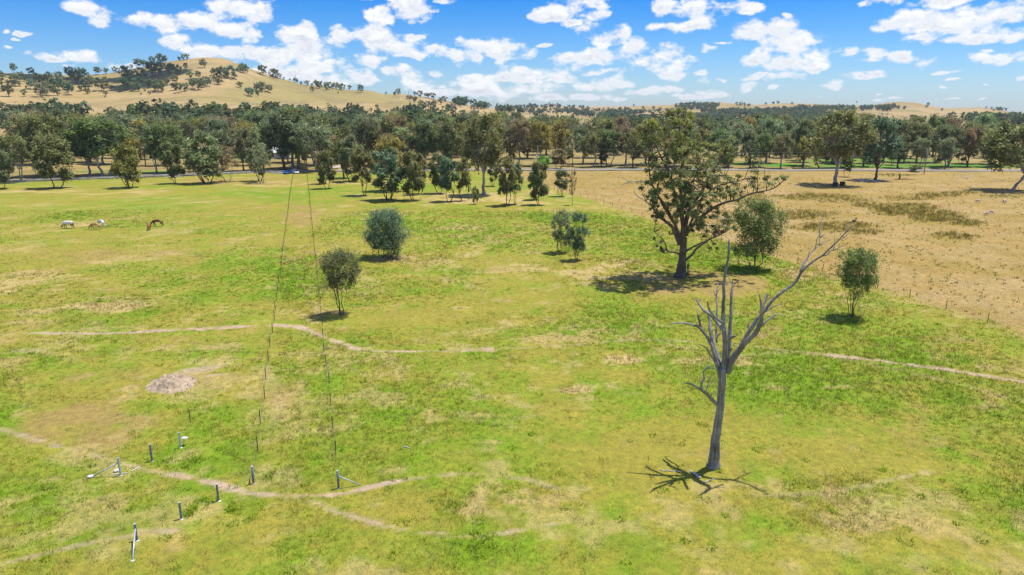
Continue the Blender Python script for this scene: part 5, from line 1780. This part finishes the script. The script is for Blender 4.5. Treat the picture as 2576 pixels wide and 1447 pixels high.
# lattice masts on the hill
def mast(px, py, ty_, label, w=.7):
    for k in range(25):
        X, Y, Z, ok = hit(px, py + k * .8, 700, 1700)
        if ok[0]: break
    p = Vector((float(X[0]), float(Y[0]), float(Z[0]))); H = atY(px, ty_, p.y).z - p.z
    e = empty('lattice_mast', p)
    legs = []
    for k in range(3):
        a = k * 2.094
        m = MB(); m.tube([(math.cos(a) * w, math.sin(a) * w, -.5), (math.cos(a) * w * .35, math.sin(a) * w * .35, H)], .09, 4); m.build('leg', M_POLE, e)
    m = MB(); nseg = 8
    for i in range(nseg):
        for k in range(3):
            a, b_ = k * 2.094, (k + 1) * 2.094
            z0, z1 = H * i / nseg, H * (i + 1) / nseg
            w0 = w * (1 - .65 * i / nseg); w1 = w * (1 - .65 * (i + 1) / nseg)
            m.tube([(math.cos(a) * w0, math.sin(a) * w0, z0), (math.cos(b_) * w1, math.sin(b_) * w1, z1)], .05, 3)
    m.build('lattice', M_POLE, e)
    m = MB(); m.tube([(0, 0, H - .5), (0, 0, H + 3)], .07, 4); m.build('antenna', M_POLE, e)
    tag(e, label, 'mast')


mast(744, 208, 189, 'thin lattice mast on the skyline down the right slope of the golden hill')
mast(1028, 243, 227, 'slender lattice mast on the low rise at the far right end of the hill')


# farm buildings glimpsed among the trees
def shed(px, py, L, W, H, rz, wallc, roofc, label, dist=None):
    if dist is None:
        p = ground_at(px, py)
    else:
        x, y, z = ray(px, py); k = dist / math.hypot(x, y); X, Y = float(x * k), float(y * k)
        p = Vector((X, Y, zt(X, Y)))
    e = empty('farm_house', p, rz)
    m = MB(); m.box((0, 0, H / 2), (L, W, H)); m.build('wall', simple_mat('wall_paint', wallc, .8), e)
    r = MB(); o_ = .5
    r.add([(-L / 2 - o_, -W / 2 - o_, H), (L / 2 + o_, -W / 2 - o_, H), (L / 2 + o_, W / 2 + o_, H), (-L / 2 - o_, W / 2 + o_, H), (-L / 2 - o_, 0, H + W * .28), (L / 2 + o_, 0, H + W * .28)],
          [(0, 1, 5, 4), (2, 3, 4, 5), (1, 2, 5), (3, 0, 4), (3, 2, 1, 0)])
    r.build('roof', simple_mat('roof_iron', roofc, .5, .2), e)
    for k in range(3):
        w = MB(); w.box((-L / 3 + k * L / 3, -W / 2 - .03, H * .55), (1.4, .1, 1.2)); w.build('window', M_GLASS, e)
    tag(e, label, 'house')


shed(2006, 316, 16, 9, 3.2, .2, (.7, .68, .62), (.80, .80, .80), 'farm house with a white roof far off between the trees at right', 1050)
shed(2183, 398, 14, 9, 3.2, .1, (.6, .58, .52), (.72, .72, .72), 'pale roofed farm building behind the belt beside the pale forked gum')
shed(690, 397, 16, 9, 3.0, .15, (.6, .58, .55), (.75, .75, .75), 'long pale roofed building glimpsed behind the gums left of the cars')

# ------------------------------------------------------------------ the belt of gums beyond the road, the hill trees, the far woods
def namer(landmarks, row_words):
    cnt = {}

    def f(items, fmt):
        """items: list of (key px, row); gives every one its own rank beside the nearest landmark"""
        buckets = {}
        for i, (px, row) in enumerate(items):
            lm = min(landmarks, key=lambda q: abs(q[0] - px))
            side = 'left' if px < lm[0] else 'right'
            buckets.setdefault((row, lm, side), []).append((abs(px - lm[0]), i))
        res = {}
        for (row, lm, side), L in buckets.items():
            for k, (_, i) in enumerate(sorted(L)):
                res[i] = (row_words[row], ORD[k], side, lm[1])
        return res
    return f


ORD = ['first', 'second', 'third', 'fourth', 'fifth', 'sixth', 'seventh', 'eighth', 'ninth', 'tenth', 'eleventh', 'twelfth', 'thirteenth', 'fourteenth',
       'fifteenth', 'sixteenth', 'seventeenth', 'eighteenth', 'nineteenth', 'twentieth'] + ['%dth' % k for k in range(21, 60)]
rnd = random.Random(11)
belt = []
# (depth beyond camera, number, x range px, height range px of top)
fixed = [G(s[0], s[1]) for s in spec]


def belt_row(row, d0, d1, step, hmin, hmax, cols, x0=-1.02, x1=1.02, thin=None):
    y = (d0 + d1) / 2
    W = y * 0.76
    x = -W * 1.05
    while x < W * 1.05:
        yy = rnd.uniform(d0, d1)
        ry = float(np.interp(x, ROAD_X, ROAD_Y))
        if row == 0: yy = ry + rnd.uniform(9, 22)
        if row == 5: yy = ry + rnd.uniform(12, 75)
        if yy < ry + 8: yy = ry + 8 + rnd.uniform(0, 14)
        px, py = project(np.array([x]), np.array([yy]), np.array([0.0]))
        px = float(px[0])
        if all(math.hypot(x - a, yy - b_) > 5.5 for a, b_ in fixed) and (thin is None or rnd.random() < thin(px)):
            H = rnd.uniform(hmin, hmax) * (1.0 if px < 1300 else 0.90)
            belt.append(dict(row=row, x=x, y=yy, px=px, H=H, R=H * rnd.uniform(.29, .40), c=rnd.choice(cols)))
        x += step * rnd.uniform(.65, 1.35)


CL = ['olive', 'olive', 'grey', 'brown', 'green', 'olive', 'pale', 'gold', 'dark', 'grey']


def t0(px):
    if 1100 < px < 1420: return .8
    return .75 if px < 900 else .9


belt_row(0, 290, 310, 8.0, 14, 20, CL, thin=t0)
belt_row(5, 300, 350, 8.0, 6, 12, ['brown', 'olive', 'grey', 'brown', 'dark'], thin=lambda p: .9 if p < 900 else .6)
belt_row(1, 318, 345, 9.0, 17, 23, CL, thin=lambda p: .85)
belt_row(2, 360, 400, 11.0, 19, 25, CL)
belt_row(3, 420, 470, 12.5, 19, 25, CL)
belt_row(4, 500, 560, 14.0, 18, 24, CL)
lmk = [(60, 'the left photo edge'), (260, 'the massive twin trunked gum'), (521, 'the pale spreading gum'), (726, 'the blue car'), (985, 'the dense blue green gum'),
       (1217, 'the thick straight trunked gum'), (1352, 'the transformer pole'), (1600, 'the big gum crown'), (1850, 'the bushy meadow gum'),
       (2100, 'the gum with feeders'), (2324, 'the right power pole'), (2528, 'the right edge gum')]
rows = ['roadside row', 'second belt row', 'third belt row', 'fourth belt row', 'rearmost belt row', 'among the understorey']
belt = [b_ for b_ in belt if -120 < b_['px'] < 2700]
res = namer(lmk, rows)([(b_['px'], b_['row']) for b_ in belt], None)
print('belt trees', len(belt))
rest = []
order = sorted(range(len(belt)), key=lambda i: -belt[i]['H'] / belt[i]['y'] - (.03 if belt[i]['row'] == 5 else 0))
NEAR_CAP = 300 - len(spec) - 6
chosen = set(order[:NEAR_CAP])
for i, b_ in enumerate(belt):
    if i not in chosen: rest.append((b_['x'], b_['y'], zt(b_['x'], b_['y']), b_['H'], b_['R'], b_['c'])); continue
    r, o_, side, lm_ = res[i]
    size = 'tall' if b_['H'] > 20 else ('medium' if b_['H'] > 16 else 'lower')
    lab = '%s %s gum, %s, %s %s of %s' % (size, WORDS[b_['c']], r, o_, side, lm_)
    pr = P_SPARSE[i % 2] if rnd.random() < .07 else (P_YOUNG[i % 5] if b_['row'] == 5 else P_BELT[rnd.randrange(7)])
    place_tree('gum_tree', pr, b_['x'], b_['y'], b_['H'], b_['R'], b_['c'], lab, 'tree', 'gum trees of the belt beyond the road')

# hill trees, placed where they stand on the slope (picture points of their feet)
H1 = [  # zoom 0..640 source, x4.025: px = X*.1667, py = 134.2+Y*.1667 (feet), height in zoomed px
    (20, 285, 30), (210, 290, 110), (330, 295, 30), (465, 305, 80), (505, 300, 50), (680, 305, 15), (1060, 385, 140), (1160, 475, 190), (1240, 300, 95), (1330, 300, 35),
    (1270, 405, 120), (1475, 325, 95), (1605, 298, 75), (1740, 275, 80), (1860, 255, 70), (1990, 240, 60), (2090, 205, 115), (2170, 200, 90), (2230, 195, 60), (2310, 165, 100),
    (2420, 160, 120), (2490, 155, 100), (2300, 350, 190), (2140, 400, 150), (2400, 330, 170), (1900, 400, 160), (1960, 480, 190), (1900, 560, 170), (2080, 540, 150), (2100, 575, 110),
    (2020, 575, 100), (1845, 580, 80), (1690, 565, 75), (1545, 570, 170), (1600, 640, 60), (1300, 560, 150), (1360, 505, 140), (1215, 575, 75), (1325, 615, 80), (1400, 420, 50),
    (1010, 440, 60), (900, 420, 110), (880, 560, 170), (930, 500, 130), (870, 640, 90), (1000, 600, 120), (1060, 630, 150), (1080, 530, 60), (730, 640, 150), (780, 560, 120),
    (830, 600, 80), (750, 420, 110), (690, 480, 130), (630, 660, 190), (600, 480, 140), (560, 430, 90), (470, 545, 120), (370, 430, 100), (260, 500, 140), (280, 400, 90),
    (200, 500, 70), (230, 410, 80), (135, 655, 150), (40, 580, 50), (370, 655, 90), (30, 450, 120), (10, 510, 90), (130, 480, 60), (400, 530, 35), (2250, 520, 110), (2290, 520, 90),
    (2400, 580, 150), (2440, 595, 110), (2370, 560, 100), (2260, 635, 60), (2130, 630, 30), (2190, 575, 30), (2530, 490, 90), (2520, 260, 80), (2550, 300, 90), (2560, 220, 60),
    (1590, 670, 25)]
H2 = [  # zoom 640..1280 source: px = 429.3+X*.1667
    (130, 115, 55), (190, 100, 75), (250, 95, 75), (230, 245, 80), (495, 225, 115), (30, 280, 110), (110, 320, 120), (20, 380, 110), (70, 460, 110), (125, 600, 130), (60, 560, 100),
    (225, 580, 110), (300, 390, 100), (420, 380, 90), (360, 540, 140), (330, 520, 110), (440, 555, 150), (490, 520, 120), (500, 420, 60), (580, 505, 120), (560, 440, 80), (660, 415, 60),
    (700, 370, 130), (770, 420, 180), (640, 340, 90), (840, 380, 120), (930, 385, 170), (730, 475, 90), (860, 290, 60), (1065, 300, 100), (1100, 300, 130), (1140, 290, 90), (1050, 525, 85),
    (1215, 655, 110), (1185, 640, 110), (1310, 655, 95), (1300, 560, 90), (1355, 590, 140), (1385, 580, 110), (1490, 595, 105), (1385, 330, 135), (1350, 325, 35), (1440, 300, 30),
    (1545, 380, 120), (1590, 395, 60), (1580, 370, 110), (1645, 380, 65), (1710, 400, 35), (1800, 420, 35), (1880, 440, 65), (1910, 445, 45), (1970, 475, 45), (2060, 490, 75), (2140, 590, 80),
    (2135, 500, 45), (2205, 530, 115), (2250, 540, 105), (2350, 560, 100), (2395, 550, 100), (2330, 500, 60), (2450, 530, 60), (2490, 540, 90), (2545, 540, 75), (2530, 610, 30),
    (1475, 805, 35), (1560, 805, 35)]
H3 = [  # zoom 1280..2080 source: px = 858.7+X*.2084, py = 201.3+Y*.2084
    (10, 130, 80), (100, 122, 58), (235, 155, 85), (540, 172, 32), (645, 195, 55), (690, 178, 70), (888, 180, 50), (955, 215, 78), (1020, 215, 50), (1055, 225, 55), (1105, 235, 70),
    (960, 325, 80), (1355, 412, 100), (840, 260, 70), (890, 280, 75), (800, 235, 45), (1120, 335, 85), (1050, 330, 70), (1225, 352, 38), (1290, 370, 80), (1240, 270, 70), (1200, 300, 80),
    (1370, 300, 75), (1500, 310, 75), (1440, 330, 80), (1590, 370, 70), (1580, 420, 50), (1610, 418, 50), (1648, 418, 45), (1480, 415, 55), (960, 395, 60), (620, 450, 90), (700, 440, 90),
    (780, 430, 90), (860, 420, 90), (1100, 480, 90), (1160, 480, 85), (360, 395, 55), (450, 400, 60), (550, 410, 50), (650, 400, 60), (1880, 390, 55), (1940, 390, 55), (2040, 400, 90),
    (430, 350, 55), (1650, 350, 90), (1760, 345, 70)]
hill = []
for L_, cx_, cy_, k in ((H1, 0, 134.2, .1667), (H2, 429.3, 134.2, .1667), (H3, 858.7, 201.3, .2084)):
    for X, Y, h in L_: hill.append((cx_ + X * k, cy_ + Y * k, h * k))
hp = np.array(hill)
# feet on the skyline: step down until the ray meets the land
Xh, Yh, Zh, okh = hit(hp[:, 0], hp[:, 1], 620, 1500)
for s in range(8):
    bad = ~okh
    if not bad.any(): break
    hp[bad, 1] += 1.2
    a, b_, c, d = hit(hp[bad, 0], hp[bad, 1], 620, 1500)
    Xh[bad], Yh[bad], Zh[bad] = a, b_, c
    okh[bad] = d
hl = [(35, 'the left photo edge'), (194, 'the saddle clump'), (330, 'the shaded gully'), (462, 'the summit trees'), (605, 'the lone skyline pair'),
      (655, 'the four green spur trees'), (744, 'the thin lattice mast'), (908, 'the low crest shrub'), (1028, 'the slender lattice mast'), (1140, 'the wooded hill end')]


def hrow(px, py):
    sky_ = np.interp(px, [0, 180, 270, 340, 430, 500, 560, 640, 720, 850, 915, 1009, 1110, 1190], [184, 189, 184, 172, 154, 147, 152, 179, 206, 224, 227, 236, 257, 270])
    d = py - sky_
    return 0 if d < 5 else (1 if d < 25 else (2 if d < 50 else 3))


hrows = ['on skyline', 'on upper slope', 'on middle slope', 'at slope foot']
resh = namer(hl, hrows)([(q[0], hrow(q[0], q[1])) for q in hp], None)
for i, (px, py, hh_) in enumerate(hp):
    if not okh[i]: continue
    dist_ = math.hypot(Xh[i], Yh[i])
    H = max(2.5, hh_ / FPX * dist_)
    R_ = H * rnd.uniform(.38, .54)
    c = rnd.choice(['dark', 'grey', 'dark', 'blue', 'grey'])
    if px > 1050: c = rnd.choice(['dark', 'green', 'blue', 'purple', 'grey'])
    r, o_, side, lm_ = resh[i]
    size = 'broad' if R_ > H * .46 else 'upright'
    place_tree('hillside_tree', P_FAR[i % 5] if H > 4 else P_BUSH[i % 2], float(Xh[i]), float(Yh[i]), H, R_, c,
               '%s %s hill tree %s, %s %s of %s' % (size, WORDS[c], r, o_, side, lm_), 'tree', 'trees dotted over the golden hill', z=float(Zh[i]) - .3)

# distant woods and scattered far trees: one mass
FW = [  # px0, px1, py0, py1, n, hmin, hmax, colour pool
    (1060, 1330, 262, 284, 260, 9, 15), (1150, 1480, 272, 292, 220, 9, 15), (1290, 1460, 265, 272, 150, 9, 14), (1450, 1900, 286, 306, 520, 10, 17),
    (1300, 1700, 300, 318, 160, 10, 18), (1530, 1600, 274, 284, 25, 8, 12), (1600, 1760, 275, 284, 40, 8, 12), (1700, 1800, 264, 278, 130, 9, 13),
    (1760, 1960, 280, 292, 190, 9, 13), (1900, 2240, 272, 296, 620, 9, 14), (1880, 2576, 300, 322, 700, 10, 17), (2230, 2360, 262, 280, 170, 8, 12),
    (2360, 2576, 276, 286, 150, 8, 12), (1290, 2576, 262, 270, 120, 8, 12), (1900, 2300, 290, 300, 80, 9, 13), (-40, 1200, 300, 335, 260, 14, 20),
    (1200, 2640, 312, 345, 520, 12, 19), (1960, 2100, 268, 276, 60, 8, 12), (1400, 1520, 276, 286, 30, 9, 13), (2120, 2240, 300, 308, 40, 8, 12),
    (0, 160, 262, 290, 25, 7, 11), (1000, 1180, 292, 305, 30, 7, 11), (-300, 0, 190, 290, 60, 8, 13), (2576, 3000, 280, 330, 200, 9, 15)]
frng = np.random.default_rng(3)
fx_, fy_, fH = [], [], []
for a, b_, c, d, n_, h0, h1_ in FW:
    fx_.append(frng.uniform(a, b_, n_)); fy_.append(frng.uniform(c, d, n_)); fH.append(frng.uniform(h0, h1_, n_))
fx_, fy_, fH = map(np.concatenate, (fx_, fy_, fH))
Xf, Yf, Zf, okf = hit(fx_, fy_, 640, 5000, 700)
# gather into woods: keep by a patchy field, clear the bare slopes
patch = fbm(Xf / 130, Yf / 130, 71, 3)
bare = ((fx_ > 2090) & (fy_ > 281) & (fy_ < 305) & (fx_ - 2090 > (293 - fy_) * 6)) | ((fx_ > 1440) & (fx_ < 1500) & (fy_ > 296)) | \
       ((fx_ > 1120) & (fx_ < 1440) & (fy_ > 288) & (fy_ < 312))
keep = okf & (patch > np.where(Zf > 6, 0.07 - .25 * (Zf < 22), -0.15)) & ~bare & (np.hypot(Xf, Yf) > 600)
Xf, Yf, Zf, fH = Xf[keep], Yf[keep], Zf[keep], fH[keep]
print('far trees', len(Xf), 'rest', len(rest))


def far_mass(name, X, Y, Z, H, R, cols, nleaf, label):
    n_ = len(X)
    k = np.maximum(10, (nleaf * np.clip(900 / np.hypot(X, Y), .3, 2.0))).astype(int)
    idx = np.repeat(np.arange(n_), k)
    m_ = len(idx)
    d = frng.normal(size=(m_, 3)); d /= np.linalg.norm(d, axis=1)[:, None]
    lump = 1 + .25 * np.sin(d[:, 0] * 4 + idx) * np.cos(d[:, 1] * 5 + idx * 2.1)
    rr_ = frng.uniform(.35, 1, m_) ** .5 * lump
    c = np.stack([X[idx], Y[idx], Z[idx] + H[idx] * .58], 1)
    p_ = c + d * rr_[:, None] * np.stack([R[idx], R[idx], H[idx] * .42], 1)
    s_ = (R[idx] * np.sqrt(14.0 / k[idx]) * .62 * frng.uniform(.6, 1.3, m_))[:, None]
    u_ = frng.normal(size=(m_, 3)); nr = d + frng.normal(size=(m_, 3)) * .6 + np.array([0, 0, .3])
    u_ = np.cross(nr, u_); u_ /= np.linalg.norm(u_, axis=1)[:, None]; w_ = np.cross(nr / np.linalg.norm(nr, axis=1)[:, None], u_)
    q = np.stack([p_ - u_ * s_, p_ + w_ * s_ * .6, p_ + u_ * s_, p_ - w_ * s_ * .6], 1).reshape(-1, 3)
    cc = cols[idx] * frng.uniform(.7, 1.35, (m_, 1))
    C_ = np.concatenate([np.repeat(cc, 4, 0), np.ones((m_ * 4, 1))], 1)
    # trunks: one slim wedge each
    tw = H * .022 + .08
    T0 = np.stack([np.stack([X - tw, Y, Z - .5], 1), np.stack([X + tw, Y, Z - .5], 1), np.stack([X + tw * .6, Y, Z + H * .45], 1), np.stack([X - tw * .6, Y, Z + H * .45], 1)], 1).reshape(-1, 3)
    T1 = np.stack([np.stack([X, Y - tw, Z - .5], 1), np.stack([X, Y + tw, Z - .5], 1), np.stack([X, Y + tw * .6, Z + H * .45], 1), np.stack([X, Y - tw * .6, Z + H * .45], 1)], 1).reshape(-1, 3)
    tc2 = np.tile(np.array([[.10, .085, .07, 1]]), (len(T0) * 2, 1))
    V_ = np.concatenate([q, T0, T1]); C_ = np.concatenate([C_, tc2])
    print(name, 'quads', len(V_) // 4)
    o_ = link(name, np_mesh(name, V_, np.arange(len(V_)).reshape(-1, 4), M_GRASS, {'blade': ('FLOAT_COLOR', C_)}))
    tag(o_, label, kind='stuff')


pool = np.array([COLS['dark'], COLS['grey'], COLS['dark'], COLS['green'], COLS['blue'], COLS['blue']]) * .85
fc = pool[frng.integers(0, len(pool), len(Xf))]
far_mass('distant_woodland', Xf, Yf, Zf, fH, fH * frng.uniform(.34, .55, len(Xf)), fc, 42, 'dark bluish woods and far trees between the belt and the low hills')
if rest:
    A = np.array([[r[0], r[1], r[2], r[3], r[4]] for r in rest]); ccol_ = np.array([COLS[r[5]] for r in rest])
    far_mass('belt_backdrop_trees', A[:, 0], A[:, 1], A[:, 2], A[:, 3], A[:, 4], ccol_, 260, 'hindmost gums of the belt showing only as a mass of crowns')

# a pair of small cumulus drifting over the hill, high above the frame: they shade its left shoulder as in the photograph
M_CLOUD = simple_mat('cloud_white', (.85, .85, .86), 1.0, 0, .02, .01)
for k, (px, py, a_, b_, rz_) in enumerate([(150, 204, 120, 38, 0), (372, 200, 34, 78, .35)]):
    for q in range(20):
        X, Y, Z, ok = hit(px, py + q, 700, 1700)
        if ok[0]: break
    c = Vector((float(X[0]), float(Y[0]), float(Z[0]))) + SUN * (950 / SUN.z)
    m = MB(); rn = random.Random(40 + k)
    for j in range(26):
        an = rn.uniform(0, 6.283); q = math.sqrt(rn.random())
        r = rn.uniform(9, 19)
        m.ell((math.cos(an) * q * a_, math.sin(an) * q * b_, rn.uniform(0, 30) * (1 - q)), (r * 1.3, r * 1.2, r * .8), 9, 6, .3, j)
    o = m.build('cloud', M_CLOUD, None, True); o.location = c; o.rotation_euler = (0, 0, rz_)
    tag(o, kind='structure')

# ------------------------------------------------------------------ air
hz = MB(); TOP = 118.0
hz.box((0, 2100, (TOP - 1.6) / 2), (11200, 6600, TOP + 1.6))
hm, nt, out = new_mat('thin_haze')
pv = N(nt, 'ShaderNodeVolumePrincipled')
pv.inputs['Color'].default_value = (0.80, 0.90, 1.0, 1)
pv.inputs['Density'].default_value = 0.000065
pv.inputs['Anisotropy'].default_value = 0.2
nt.links.new(pv.outputs[0], out.inputs['Volume'])
hzo = hz.build('haze', hm)
tag(hzo, kind='stuff')
